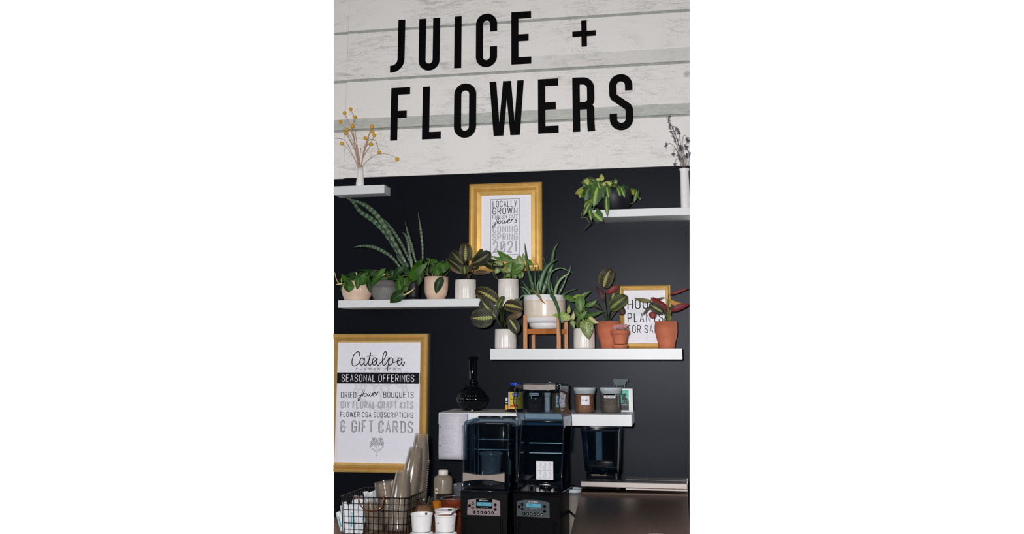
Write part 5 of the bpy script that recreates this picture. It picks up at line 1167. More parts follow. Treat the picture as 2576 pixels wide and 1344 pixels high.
# paper sheets hung on the shelf front
def sheet(u0, v0, u1, v1, y, lab, seed, cols, rot=0):
    x0, z0, x1, z1 = pxbox(u0, v1, u1, v0, y)
    t = thing('paper_sheet', lab, 'paper', ((x0+x1)/2, y, z1), None)
    n_ = 8; V = []; Fc = []
    for i in range(n_+1):
        f = i/n_; z = z0+(z1-z0)*f; dy = .006*math.sin(f*3.0)*(1-f)
        V += [(x0, y-dy, z), (x1, y-dy*.6, z)]
    me = pyd(V, [(2*i, 2*i+1, 2*i+3, 2*i+2) for i in range(n_)])
    o = obj('sheet', me, M['sheetp'], t); so = o.modifiers.new('s', 'SOLIDIFY'); so.thickness = .0004
    rr = random.Random(seed)
    def mf(x, z, l):
        f = (z-z0)/(z1-z0); dy = .006*math.sin(f*3.0)*(1-f); s = (x-x0)/(x1-x0)
        return Vector((x, y-dy*(1-.4*s)-l-.0008, z))
    st = []
    k = 0; zz = z1-.006
    while zz > z0+(z1-z0)*.12:
        for (ca, cb) in cols:
            if (k % 7 == 6) or (ca > .45 and k > 12): continue
            xx = x0+(x1-x0)*ca; xe = x0+(x1-x0)*(cb-rr.uniform(0, .15))
            while xx < xe:
                wl = rr.uniform(.005, .014); nn = max(4, int(wl/.0011)); P = []
                for i in range(nn): P.append((min(xe, xx+wl*i/nn), zz+rr.uniform(-.0011, .0013)))
                st.append((P, False)); xx += wl+.0025
        zz -= .0068; k += 1
    inked('handwriting', st, .00055, mf, M['pencil'], t, .0001)
    g = []
    zz = z0+.004
    while zz < z1-.002: g.append(([(x0+.001, zz), (x1-.001, zz)], False)); zz += .0052
    inked('ruled_lines', g, .0003, mf, M['rule'], t, .00005)
    return t, (x0, z0, x1, z1), mf
t, bx_, mf = sheet(1103.2, 1041, 1176, 1156, -.3015, 'handwritten recipe sheet taped to the left end of lowest shelf', 3, ((.12, .62), (.72, 1.0)))
for v in (1075.5, 1120.5):
    p = W(1107.5, v, -.3015); obj('punch_hole', lathe_me((p.x, -.3030-.006*math.sin((p.z-bx_[1])/(bx_[3]-bx_[1])*3.0)*(1-(p.z-bx_[1])/(bx_[3]-bx_[1])), p.z), [(.0005, 0), (.0026, .0001), (.0005, .0003)], 12, axis=(0, -1, 0), cap=False), M['ink'], t, False)
box('blue_edge', W(1175.6, 1045, -.303).x, W(1177.4, 1045, -.303).x, -.3034, -.3028, W(1176, 1056, -.3).z, W(1176, 1041, -.3).z, M['bluelabel'], t)
p = W(1204.7, 893, -.001); o = obj('wall_screw', lathe_me((p.x, -.0005, p.z), [(.0005, 0), (.003, 0), (.0028, .002), (.0005, .003)], 12, axis=(0, -1, 0), cap=False), M['steel'], None); rehome(o, (p.x, -.0005, p.z)); top(o, 'tiny silver wall screw right above the dark glass vase', 'screw')
# ---------------------------------------------------------------- counter
ZC = .93
xl0 = W(840.3, 1330, -.4).x; 
lx = lambda yy: W(840.3, 1320, yy).x
rx = lambda yy: W(1735, 1330, yy).x
cp = [(lx(-.9), -.9), (-.452, -.9), (-.452, -.488), (rx(-.488), -.488), (rx(0), -.002), (lx(0), -.002)]
cm = hull_me([(a, b, ZC-.04) for a, b in cp]+[(a, b, ZC) for a, b in cp], [tuple(range(6)), tuple(range(11, 5, -1))]+[(i, (i+1) % 6, (i+1) % 6+6, i+6) for i in range(6)])
ct = obj('countertop', cm, M['counter'], None, False); rehome(ct, (-1, -.45, ZC-.04)); top(ct, 'brown wooden countertop under the basket, cups and blenders', 'countertop')
cb = box('counter_cabinet', lx(-.86)+.02, -.46, -.86, -.02, 0.0, ZC-.0405, M['counter'], None); rehome(cb, (-1, -.45, 0)); top(cb, 'brown cabinet below the wooden countertop', 'cabinet')
# ---------------------------------------------------------------- steel prep unit
xa_, xb = -.441, rx(-.55)-.002
t = thing('prep_fridge', 'stainless steel prep unit with sloping lid at lower right', 'appliance', (-.2, -.8, 0))
zl, zf = W(1467, 1223, -.55).z, W(1437, 1344, -.95).z
zt_ = W(1467, 1209, -.55).z
box('body', xa_+.005, xb, -1.0, -.50, 0.0, ZC+.02, M['steel'], t, .003) if False else None
obj('body', hull_me([(xa_+.004, -1.02, 0), (xb, -1.02, 0), (xb, -.50, 0), (xa_+.004, -.50, 0), (xa_+.004, -1.02, .98), (xb, -1.02, .98), (xb, -.50, .98), (xa_+.004, -.50, .98)], [(0, 1, 2, 3), (4, 5, 6, 7), (0, 1, 5, 4), (1, 2, 6, 5), (2, 3, 7, 6), (3, 0, 4, 7)]), M['steel'], t, False)
sl = (zl-zf)/.40; yf = -1.04; zff = zf-sl*(1.04-.95)
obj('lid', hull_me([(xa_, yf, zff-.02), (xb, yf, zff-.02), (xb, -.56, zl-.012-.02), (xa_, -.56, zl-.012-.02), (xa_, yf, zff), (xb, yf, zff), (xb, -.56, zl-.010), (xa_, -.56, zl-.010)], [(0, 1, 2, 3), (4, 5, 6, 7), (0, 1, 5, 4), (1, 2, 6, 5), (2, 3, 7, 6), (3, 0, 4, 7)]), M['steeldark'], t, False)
obj('hood_lip', box_me(xa_-.002, xb, -.575, -.499, zl, zt_, .003, 2), M['steel'], t, False)
obj('hood', box_me(-.262, xb, -.4985, -.425, zl-.05, zt_+.002, .002, 1), M['steel'], t, False)
for xx in (xa_+.001,): obj('side_panel', hull_me([(xx, -1.0, .95), (xx, -.51, .95), (xx, -.51, zl-.01), (xx, -.56, zl-.03), (xx, -1.0, zff-.01)]+[(xx+.004, -1.0, .95), (xx+.004, -.51, .95), (xx+.004, -.51, zl-.01), (xx+.004, -.56, zl-.03), (xx+.004, -1.0, zff-.01)], [(0, 1, 2, 3, 4), (5, 6, 7, 8, 9), (0, 1, 6, 5), (1, 2, 7, 6), (2, 3, 8, 7), (3, 4, 9, 8), (4, 0, 5, 9)]), M['steel'], t, False)
yh = -1.0; zh = lambda yy: zl-.010+sl*(yy+.56)
hx0, hx1 = W(1617, 1338, yh).x, W(1690, 1338, yh).x
hp = [(hx0, yh-.04, zh(yh-.04)), (hx0+.002, yh-.015, zh(yh-.015)+.022), (hx0+.016, yh+.005, zh(yh)+.034), (hx1-.016, yh+.005, zh(yh)+.034), (hx1-.002, yh-.015, zh(yh-.015)+.022), (hx1, yh-.04, zh(yh-.04))]
obj('handle', tube_me(spline(hp, 4), .0055, 8), M['chrome'], t)
# ---------------------------------------------------------------- blenders
def tri(n_, *pts): return pts
def blender_base(t, uL, uR, yF, vTopL, pan, dark, vsep):
    q = SZ((uL+uR)/2, 1270, yF); xL, xR = W(uL, 1290, yF).x, W(uR, 1290, yF).x; zT = W((uL+uR)/2, vTopL, yF).z; yB_ = yF+.25
    bm = bmesh.new()
    prof = [(xL+.004, ZC+.002), (xR-.004, ZC+.002), (xR, zT-.05), (xR, zT-.004), (xR-.004, zT), (xL+.004, zT), (xL, zT-.004), (xL, zT-.05)]
    obj('motor_base', prism_me(prof, yF, yB_), M['blackplastic'], t, False)
    box('top_rim', xL-.003, xR+.003, yF-.006, yB_+.002, zT-.001, zT+.006, M['blackplastic'], t, .002)
    zs = W(uL, vsep, yF).z
    for xx in (xL+.012, xR-.030): box('front_rib', xx, xx+.010, yF-.010, yF, ZC+.002, zs-.003, M['blackplastic'], t, .003)
    obj('brow', prism_me([(xL+.010, zs-.006), (xR-.010, zs-.006), (xR-.006, zs+.07), (xL+.006, zs+.07)], yF-.006, yF), M['blackplastic'], t, False)
    # fascia
    u0, u1, v0, v1 = pan; yP_ = yF-.0065
    x0, z0, x1, z1 = pxbox(u0, v1, u1, v0, yP_)
    arch = [(x0, z0), (x1, z0), (x1-.001, z1-.008), ((x0+x1)/2+(x1-x0)*.25, z1-.0015), ((x0+x1)/2, z1), ((x0+x1)/2-(x1-x0)*.25, z1-.0015), (x0+.002, z1-.008)]
    fa = obj('control_panel', prism_me(arch, yP_-.0015, yP_), M['slate'] if dark else M['silver'], t, False)
    w, hgt = x1-x0, z1-z0; X = lambda a: x0+a*w; Z = lambda b: z0+b*hgt
    if not dark: box('display_surround', X(.27), X(.76), yP_-.002, yP_-.0014, Z(.42), Z(.97), M['blackgloss'], fa)
    else: box('display_surround', X(.28), X(.76), yP_-.002, yP_-.0014, Z(.42), Z(.97), M['slate'], fa)
    box('display', X(.29), X(.74), yP_-.0026, yP_-.0019, Z(.56), Z(.78), M['lcd'], fa)
    fl = flat(yP_-.0026)
    tx = lambda s, a, b, c_, d, m_: inked('lettering', lay(s, X(a), Z(b), X(c_), Z(d), hgt*(d-b)*.14), hgt*(d-b)*.14, fl, m_, fa)
    tx('Vitamix', .43, .84, .65, .935, M['whiteprint']); tx('THE QUIET ONE', .40, .475, .63, .51, M['whiteprint'])
    g = [([(X(.39)+hgt*.035*math.cos(a), Z(.885)+hgt*.035*math.sin(a)) for a in [i*math.pi/5 for i in range(10)]], True)]
    inked('emblem', g, hgt*.018, fl, M['whiteprint'], fa)
    tx('HI' if not dark else 'STIR', .44 if not dark else .34, .66, .49 if not dark else .44, .74, M['lcdink'])
    bs = [(.22+.11*i, .17, str(i+1)) for i in range(6)]+[(.07, .56, ''), (.165, .69, '+'), (.165, .43, 'I'), (.85, .64, ''), (.85, .37, '')]
    for a, b, s in bs:
        r = hgt*.072
        bt = obj('button', lathe_me((X(a), yP_-.0012, Z(b)), [(.0005, 0), (r*1.25, 0), (r*1.25, .0006), (r, .0018), (.0005, .002)], 18, axis=(0, -1, 0), cap=False), M['blackgloss'], fa, False)
        if s:
            inked('button_mark', lay(s, X(a)-r*.35, Z(b)-r*.5, X(a)+r*.35, Z(b)+r*.5, r*.22), r*.22, flat(yP_-.0034), M['whiteprint'], fa)
    return xL, xR, zT, yB_
def shell(x0, x1, y0, y1, z0, z1, r, seg, drop):
    me = box_me(x0, x1, y0, y1, z0, z1, r, seg); bm = bmesh.new(); bm.from_mesh(me); bpy.data.meshes.remove(me)
    bm.normal_update()
    bmesh.ops.delete(bm, geom=[f for f in bm.faces if drop(f)], context='FACES')
    return from_bm(bm)
# left blender, closed
YF1 = -.62
t = thing('blender', 'left blender with closed smoky cover and taupe handle', 'blender', (W(1220, 1300, YF1).x, YF1+.12, ZC+.002), 'countertop blenders')
xL, xR, zT, yB_ = blender_base(t, 1158.5, 1277, YF1, 1241.5, (1175.2, 1258.7, 1254.5, 1297), False, 1298)
zt1 = W(1222, 1058, YF1+.02).z; zb_ = zT+.006
x0, x1 = W(1161.5, 1160, YF1).x, W(1279.5, 1160, YF1).x
obj('cover', shell(x0, x1, YF1-.002, yB_-.01, zb_, zt1, .022, 3, lambda f: f.normal.z < -.5 or f.calc_center_median().y > yB_-.012), M['smoke'], t)
def loop(pts, r, m, name, closed=True):
    P = [Vector(p) for p in pts]
    if closed: P = P+[P[0]]
    return obj(name, tube_me(P, r, 6), m, t)
xi0, xi1 = x0+.018, x1-.024
for (yy, i0, i1, ztt, nm) in ((YF1+.10, xi0, xi1+.01, zt1-.02, 'inner_rim'),):
    loop(spline([(i0, yy, zb_), (i0, yy, ztt-.03), (i0+.006, yy, ztt-.006), (i0+.03, yy, ztt), (i1-.03, yy, ztt), (i1-.006, yy, ztt-.006), (i1, yy, ztt-.03), (i1, yy, zb_)], 4), .0030, M['smokeedge'], nm, False)
obj('rear_housing', shell(xi0, x1-.004, YF1+.10, yB_-.012, zb_, zt1-.02, .02, 2, lambda f: f.normal.y < -.8 or f.normal.z < -.5), M['smoke2'], t)
for zz, nm in ((W(1200, 1112, YF1+.1).z, 'ledge'), (W(1200, 1138, YF1+.1).z, 'ledge')): box(nm, xi0+.004, xi1+.004, yB_-.03, yB_-.014, zz-.0022, zz, M['ledge'], t)
for xx in (x0+.0008, x1-.0008): obj('cover_edge', tube_me([(xx, YF1+.001, zb_), (xx, YF1+.001, zt1-.02)], .0017, 6), M['smokeedge'], t)
obj('cover_edge', tube_me([(x0, YF1, zb_+.002), (x1, YF1, zb_+.002)], .003, 6), M['smokeedge'], t)
obj('cover_edge', tube_me([(x0+.018, yB_-.012, zt1), (x1-.01, yB_-.012, zt1)], .003, 6), M['smokeedge'], t)
def bowbar(u0, u1, v0, v1, yy, parent, m, pinch=.5, name='handle'):
    a, b, c_, d = pxbox(u0, v1, u1, v0, yy); top_, bot = [], []; H_ = d-b
    for i in range(13):
        f = i/12; s = pinch*.5*H_*math.sin(math.pi*f)**1.2
        top_.append((a+(c_-a)*f, d-s)); bot.append((a+(c_-a)*f, b+s))
    return obj(name, prism_me(bot+top_[::-1], yy-.014, yy), m, parent, False)
bowbar(1166, 1270.5, 1189.5, 1211.5, YF1-.004, t, M['taupe'])
# container with leftover grounds
c0 = W(1237, 1200, YF1+.17); q = SZ(1237, 1200, YF1+.17)
obj('container', lathe_me((c0.x, YF1+.155, W(1237, 1234, YF1+.155).z), [(21*q, 0), (22*q, 25*q), (26*q, 84*q), (29*q, 85*q), (29*q, 90*q), (27*q, 90*q)], 28, cap=False), M['tub'], t)
obj('grounds', lathe_me((c0.x, YF1+.155, W(1237, 1233, YF1+.155).z), [(.0005, 0), (20.5*q, 0), (23*q, 34*q), (18*q, 37*q), (.0005, 35*q)], 24, cap=False), plain('brown_grounds', (96, 78, 70), .9, .4, 300, bump=.8), t)
box('jar_platform', xi0+.02, xi1-.02, YF1+.08, yB_-.03, zb_, zb_+.012, M['blackplastic'], t, .003)
# right blender, cover flipped up
YF2 = -.60
t = thing('blender', 'right blender with smoky cover flipped open and sticker inside', 'blender', (W(1355, 1300, YF2).x, YF2+.12, ZC+.002), 'countertop blenders')
xL, xR, zT, yB_ = blender_base(t, 1291.5, 1411.5, YF2, 1247, (1301, 1385.5, 1258, 1301.5), True, 1306)
zb_ = zT+.006
prev_children = None
obj('chamber_tray', shell(xL-.001, xR+.001, YF2-.004, yB_, zb_, zb_+.010, .003, 1, lambda f: False), M['blackgloss'], t, False)
piv = Vector(((xL+xR)/2, YF2+.02, 0))-ORG[t.name]
RT = Matrix.Translation(piv) @ Matrix.Rotation(math.radians(-7), 4, 'Z') @ Matrix.Translation(-piv)
def turn(o):
    o.data.transform(RT); o.data.update()
    for c_ in o.children: turn(c_)
for o in list(t.children): turn(o)
zr = W(1360, 1060, YF2+.1).z
x0, x1 = W(1304, 1150, YF2+.02).x, W(1412.5, 1150, YF2+.02).x
def slantshell():
    yl, yt_ = YF2+.01, YF2+.10; zc_ = zb_+.02; r = .02
    V = []; prof = [(yl, zc_), (yl+.01, zc_+.06), (yt_, zr-.02), (yt_+.012, zr), (yB_-.015, zr), (yB_-.004, zr-.012), (yB_-.004, zc_)]
    L = [(x0, a, b) for a, b in prof]; Rr = [(x1, a, b) for a, b in prof]; V = L+Rr; k = len(prof)
    return pyd(V, [tuple(range(k)), tuple(range(2*k-1, k-1, -1)), (3, 4, k+4, k+3), (4, 5, k+5, k+4), (5, 6, k+6, k+5)]), prof
me, prof = slantshell(); obj('rear_housing', me, M['smoke2'], t, False)
front = [prof[0], prof[1], prof[2], prof[3]]
P = [Vector((x0, a, b)) for a, b in front]+[Vector((x1, a, b)) for a, b in front[::-1]]
obj('housing_rim', tube_me(P, .0032, 6), M['smokeedge'], t)
for vv in (1114, 1139): zz = W(1360, vv, yB_-.02).z; box('ledge', x0+.014, x1-.01, yB_-.03, yB_-.010, zz-.0022, zz, M['ledge'], t)
a = pxbox(1349.2, 1207.3, 1391.6, 1160.3, yB_-.03)
st_ = box('sticker', a[0], a[2], yB_-.032, yB_-.031, a[1], a[3], M['label'], t)
fl = flat(yB_-.032); g = []
sw_, sh_ = a[2]-a[0], a[3]-a[1]
for i in range(3):
    for j in range(2):
        ox, oz = a[0]+sw_*(.14+.28*i), a[1]+sh_*(.10+.46*j)
        g.append(([(ox, oz), (ox+sw_*.17, oz)], False)); g.append(([(ox+sw_*.05, oz+.002), (ox+sw_*.03, oz+sh_*.15), (ox+sw_*.12, oz+sh_*.25), (ox+sw_*.16, oz+sh_*.2), (ox+sw_*.12, oz+.003)], False))
        g.append(([(ox+sw_*(.03+.06*j), oz+sh_*.25), (ox+sw_*.1, oz+sh_*(.33)), (ox+sw_*.16, oz+sh_*.27)], False))
g.append(([(a[0]+sw_*.08, a[1]+sh_*.5), (a[2]-sw_*.08, a[1]+sh_*.5)], False))
inked('instruction_drawing', g, .0007, fl, M['ink'], t)
cxx, cyy = (x0+x1)/2, YF2+.12
obj('drive_coupling', lathe_me((cxx+.01, cyy, zb_+.010), [(.03, 0), (.03, .006), (.016, .008), (.014, .014), (.008, .015), (.008, .018)], 20), M['blackgloss'], t)
for dx in (-.045, .03, .06): box('locating_pad', cxx+dx-.008, cxx+dx+.008, cyy-.05, cyy-.034, zb_+.010, zb_+.022, M['blackgloss'], t, .003)
obj('pad_bracket', tube_me([(cxx-.01, cyy-.04, zb_+.010), (cxx-.01, cyy-.04, zb_+.026), (cxx+.035, cyy-.04, zb_+.026), (cxx+.035, cyy-.04, zb_+.01)], .003, 6), M['steel'], t)
# the raised cover: an upright tray shape open toward the viewer
FL = [(1299, 964.5), (1298, 968), (1291.2, 1011.5), (1297, 1030), (1303, 1052), (1305, 1078), (1306, 1110)]; FR = [(1410.5, 965), (1410.3, 970), (1404.8, 1013.5), (1410, 1031), (1415, 1050), (1418.5, 1080), (1414, 1108)]
BL = [(1320, 967), (1320, 972), (1316, 1010), (1317, 1030), (1320, 1050), (1322, 1075), (1322, 1100)]; BR = [(1430, 968), (1430.5, 973), (1428, 1010), (1431, 1030), (1437, 1045), (1438, 1080), (1434, 1135)]
yfr, ybk = -.50, -.34
V = [W(*p, yfr) for p in FL]+[W(*p, ybk) for p in BL]+[W(*p, ybk) for p in BR]+[W(*p, yfr) for p in FR]
k = 7; Fc = []
for gq in range(3):
    for i in range(k-1): Fc.append((gq*k+i, gq*k+i+1, (gq+1)*k+i+1, (gq+1)*k+i))
Fc.append((0, k, 2*k, 3*k))
obj('cover', pyd(V, Fc), M['smoke'], t, False)
rim = [W(*p, yfr) for p in FL[::-1]]+[W(*p, yfr) for p in ((1340, 962), (1375, 961.5))]+[W(*p, yfr) for p in FR]
obj('cover_edge', tube_me(rim, .0027, 6), M['smokeedge'], t)
obj('cover_edge', tube_me([W(*p, ybk) for p in ((1320, 967), (1350, 963.5), (1400, 963.5), (1430, 968))], .0028, 6), M['smokeedge'], t)
obj('cover_edge', tube_me([W(*p, ybk) for p in BR], .0016, 6), M['smokeedge'], t); obj('cover_edge', tube_me([W(*p, ybk) for p in BL], .0012, 6), M['smokeedge'], t)
bowbar(1316.5, 1397.5, 966.5, 981.5, ybk-.012, t, M['taupe'], .12)
obj('handle_rim', tube_me([W(*p, ybk-.028) for p in ((1315, 967), (1316, 981), (1340, 983), (1375, 983), (1397, 981.5))], .0026, 6), M['smokeedge'], t)
# third jar at the right
y = -.385
t = thing('blender_jar', 'dark smoky blender jar behind the steel lid at right', 'blender jar', (W(1515, 1300, y).x, y, ZC+.0015))
def sqj(prof, uc, m, name, cap=False):
    V = []; Fc = []; cx_ = W(uc, 1150, y).x
    for v, hl, hr in prof:
        z = W(uc, v, y).z; s = SZ(uc, v, y)
        xa2, xb2 = cx_-hl*s, cx_+hr*s; dd = (hl+hr)*s*.5; r = dd*.35
        for cx2, cy2, a0 in ((xb2-r, y+dd-r, 0), (xa2+r, y+dd-r, 90), (xa2+r, y-dd+r, 180), (xb2-r, y-dd+r, 270)):
            for j in range(4):
                a = math.radians(a0+30*j); V.append((cx2+r*math.cos(a), cy2+r*math.sin(a), z))
    for i in range(len(prof)-1):
        for j in range(16): j2 = (j+1) % 16; Fc.append((i*16+j, i*16+j2, (i+1)*16+j2, (i+1)*16+j))
    if cap: Fc += [tuple(range(15, -1, -1)), tuple(range((len(prof)-1)*16, len(prof)*16))]
    return obj(name, pyd(V, Fc), m, t)
sqj([(1186, 36, 38), (1182, 41, 44), (1150, 43.5, 45), (1080, 49, 47.5)], 1515, M['jarsmoke'], 'jar_wall')
sqj([(1081, 50, 48.5), (1077.5, 50.5, 49)], 1515, M['smokeedge'], 'jar_rim')
sqj([(1215, 38, 39), (1186, 38, 39), (1185.5, 36, 37)], 1515, M['jarsmoke'], 'collar')
sqj([(1335.5, 46, 46), (1216, 40, 40)], 1515, M['blackplastic'], 'motor_base', True)
a = pxbox(1499.5, 1158, 1514.5, 1087, y-.1); box('handle', a[0], a[2], y-.115, y-.085, a[1], a[3], clear('grey_blue_clear_plastic', (150, 170, 186), .2, .1, .35, (70, 100, 124)), t, .003)
c0 = W(1515, 1180, y)
obj('blade_hub', lathe_me((c0.x+.005, y, W(1515, 1186, y).z), [(.02, 0), (.016, .012), (.006, .02), (.006, .03)], 16), M['steel'], t); 
for s in (-1, 1): obj('blade', tube_me([(c0.x+.005, y, W(1515, 1176, y).z), (c0.x+.005+s*.035, y, W(1515, 1170, y).z)], .002, 4), M['steel'], t)
# ---------------------------------------------------------------- wire basket and its contents
YBF, YBB = -.75, -.49
q = SZ(940, 1290, YBF)
fx0, fx1 = W(857, 1251, YBF).x, W(1024, 1254, YBF).x; bx0, bx1 = W(920, 1226, YBB).x, W(1076, 1229, YBB).x
zT = W(940, 1252, YBF).z; zB = ZC+.003
t = thing('wire_basket', 'dark wire basket with copper handle holding straws and plastic cups', 'basket', ((fx0+fx1)/2, (YBF+YBB)/2, ZC))
def rect(zz, s=0.0): return [(fx0+s, YBF+s), (fx1-s, YBF+s), (bx1-s, YBB-s), (bx0+s, YBB-s)]
def rpath(zz, r=.02, s=0.0):
    P = fil([(a, b, r) for a, b in rect(zz, s)], True, 4); return [Vector((a, b, zz)) for a, b in P]
for nm, zz, rr in [('top_wire', zT, .0024)]+[('hoop_wire', zT-(i+1)*.0262, .0017 if i % 2 else .0011) for i in range(7)]+[('base_wire', zB, .002)]:
    P = rpath(zz, .02, 0.014*(zT-zz)/(zT-zB)); obj(nm, tube_me(P+[P[0]], rr, 5, cap=False), M['wire'], t)
def side(a, b, n_):
    for i in range(n_+1):
        f = (i+.5)/(n_+1); p = Vector((a[0]+(b[0]-a[0])*f, a[1]+(b[1]-a[1])*f, 0))
        cx_, cy_ = (fx0+fx1+bx0+bx1)/4, (YBF+YBB)/2; k = .93
        lo = Vector((cx_+(p.x-cx_)*k, cy_+(p.y-cy_)*k, 0))
        out = Vector((p.x-cx_, p.y-cy_, 0)).normalized()*.004
        obj('upright_wire', tube_me([(lo.x, lo.y, zB), (p.x, p.y, zT-.004), (p.x+out.x, p.y+out.y, zT+.003), (p.x+out.x*1.6, p.y+out.y*1.6, zT-.004)], .0013 if i % 2 else .0017, 5), M['wire'], t)
side((fx0, YBF), (fx1, YBF), 12); side((fx1, YBF), (bx1, YBB), 11); side((bx0, YBB), (bx1, YBB), 10); side((fx0, YBF), (bx0, YBB), 11)
for i in range(9):
    f = (i+.5)/9; obj('floor_wire', tube_me([(fx0+.02+(fx1-fx0-.04)*f, YBF+.016, zB), (bx0+.02+(bx1-bx0-.04)*f, YBB-.016, zB)], .0013, 4), M['wire'], t)
yh = YBF-.006
hp = [W(900.5, 1250, yh), W(901.5, 1257, yh), W(905, 1268, yh-.012), W(913, 1279, yh-.02), W(925, 1285.5, yh-.022), W(940, 1286, yh-.022), W(953, 1281, yh-.02), W(961, 1271, yh-.012), W(965, 1258, yh), W(965.5, 1252, yh)]
obj('handle', tube_me(spline(hp, 4), .0024, 7), M['copper'], t)
for u in (900.5, 965.5): p = W(u, 1251, yh); obj('handle_loop', tube_me([(p.x-.004, yh, zT-.006), (p.x-.004, yh, zT+.006), (p.x+.004, yh+.004, zT+.007), (p.x+.004, yh+.008, zT-.004)], .002, 6), M['copper'], t)
# cups ------------------------------------------------------------
cup_me = None
def cup_mesh():
    return lathe_me((0, 0, 0), [(.0460, 0), (.0475, .0012), (.0460, .0028), (.0430, .004), (.0420, .012), (.0300, .118), (.0285, .120), (.0005, .121)], 28, (28, .006, 4, 5), cap=False)
def stack(u0, v0, u1, v1, y0, y1, n_, sc, labtop, labrest, group, full_top=True):
    # axis runs from the closed end of the top cup (u1,v1) down to (u0,v0)
    global cup_me
    A, B = W(u1, v1, y1), W(u0, v0, y0); d = (A-B).normalized(); rot = d.to_track_quat('Z', 'Y').to_matrix().to_4x4()
    Lc = .121*sc; step = ((A-B).length-Lc)/max(1, n_-1)
    for i in range(n_):
        if cup_me is None:
            cup_me = cup_mesh(); cup_me.materials.append(M['cup']); cup_me.polygons.foreach_set('use_smooth', [True]*len(cup_me.polygons))
        o = bpy.data.objects.new('plastic_cup', cup_me); C.objects.link(o)
        pos = A-d*Lc-d*step*i
        o.matrix_world = Matrix.Translation(pos) @ rot @ Matrix.Scale(sc, 4)
        o['label'] = labtop if i == 0 else labrest; o['category'] = 'cup'; o['group'] = group
stack(1042, 1322, 1061, 1091, YBF+.21, YBF+.22, 30, .95, 'clear plastic cup topping the tallest stack at the back of the basket', 'clear plastic cup nested below the top of the tallest stack', 'tallest stack of clear plastic cups')
stack(1016, 1326, 1047, 1126, YBF+.15, YBF+.16, 26, .95, 'clear plastic cup topping the second tallest stack', 'clear plastic cup nested within the second tallest stack', 'second tallest stack of clear plastic cups')
stack(1000, 1335, 1015, 1183, YBF+.06, YBF+.09, 14, 1.0, 'clear plastic cup topping the front stack by the basket rim', 'clear plastic cup nested within the front stack', 'front stack of clear plastic cups')
# tilted stack of wide cups, mouths up
def openstack(c_uv, tip_uv, y0, y1, n_, R, hgt, lab, labr, group):
    A, B = W(*tip_uv, y1), W(*c_uv, y0); d = (A-B).normalized(); L = (A-B).length-hgt
    rot = d.to_track_quat('Z', 'Y').to_matrix().to_4x4()
    me = lathe_me((0, 0, 0), [(.0005, 0), (R*.74, 0), (R*.78, .004), (R*.97, hgt*.94), (R*1.02, hgt*.96), (R*1.02, hgt)], 28, cap=False)
    me.materials.append(M['cup']); me.polygons.foreach_set('use_smooth', [True]*len(me.polygons))
    for i in range(n_):
        o = bpy.data.objects.new('plastic_cup', me); C.objects.link(o); pos = A-d*hgt-d*(L*i/max(1, n_-1))
        o.matrix_world = Matrix.Translation(pos) @ rot
        o['label'] = lab if i == 0 else labr; o['category'] = 'cup'; o['group'] = group
openstack((981, 1318), (966, 1212), YBF+.13, YBF+.16, 20, .042, .07, 'wide clear cup at the open top of the leaning cup stack', 'wide clear cup nested within the leaning stack', 'leaning stack of wide clear cups')
openstack((945, 1337), (930, 1259), YBF+.055, YBF+.06, 14, .036, .05, 'short clear cup on top of the low stack behind the copper handle', 'short clear cup nested within the low stack behind the handle', 'low stack of clear cups')
# straws -------------------------------------------------------------
SL = ['paper wrapped straw leaning outermost at the left of the basket', 'paper wrapped straw with torn upright end at the basket corner', 'paper wrapped straw with teal print near the left corner', 'paper wrapped straw with plain white wrapper near the corner', 'paper wrapped straw with wide teal stripe at left', 'paper wrapped straw standing straight in the front left row',
      'paper wrapped straw with teal dash below its top', 'paper wrapped straw tilted right in the front row', 'paper wrapped straw with teal stripe in the middle of the bundle', 'plain paper wrapped straw behind the front row', 'paper wrapped straw crossing behind the copper handle', 'paper wrapped straw with long teal stripe beside the cups', 'taller paper wrapped straw behind the bundle', 'tall paper wrapped straw left of the copper handle', 'tall paper wrapped straw right of the first tall one', 'paper wrapped straw closest to the clear cups']
ST = [(862, 1336, 850, 1288, 1), (867, 1340, 866, 1263, 0), (868, 1342, 862, 1272, 1), (873, 1342, 868, 1271, 0), (876, 1342, 876, 1273, 0), (880, 1342, 880, 1269, 1), (884, 1342, 887, 1273, 1), (888, 1342, 893, 1274, 0), (892, 1342, 899, 1270, 1), (896, 1342, 905, 1272, 0), (900, 1342, 911, 1270, 1), (905, 1342, 918, 1284, 1), (888, 1340, 892, 1258, 0), (893, 1340, 899, 1257, 0), (900, 1340, 907, 1256, 0), (907, 1340, 916, 1266, 0)]
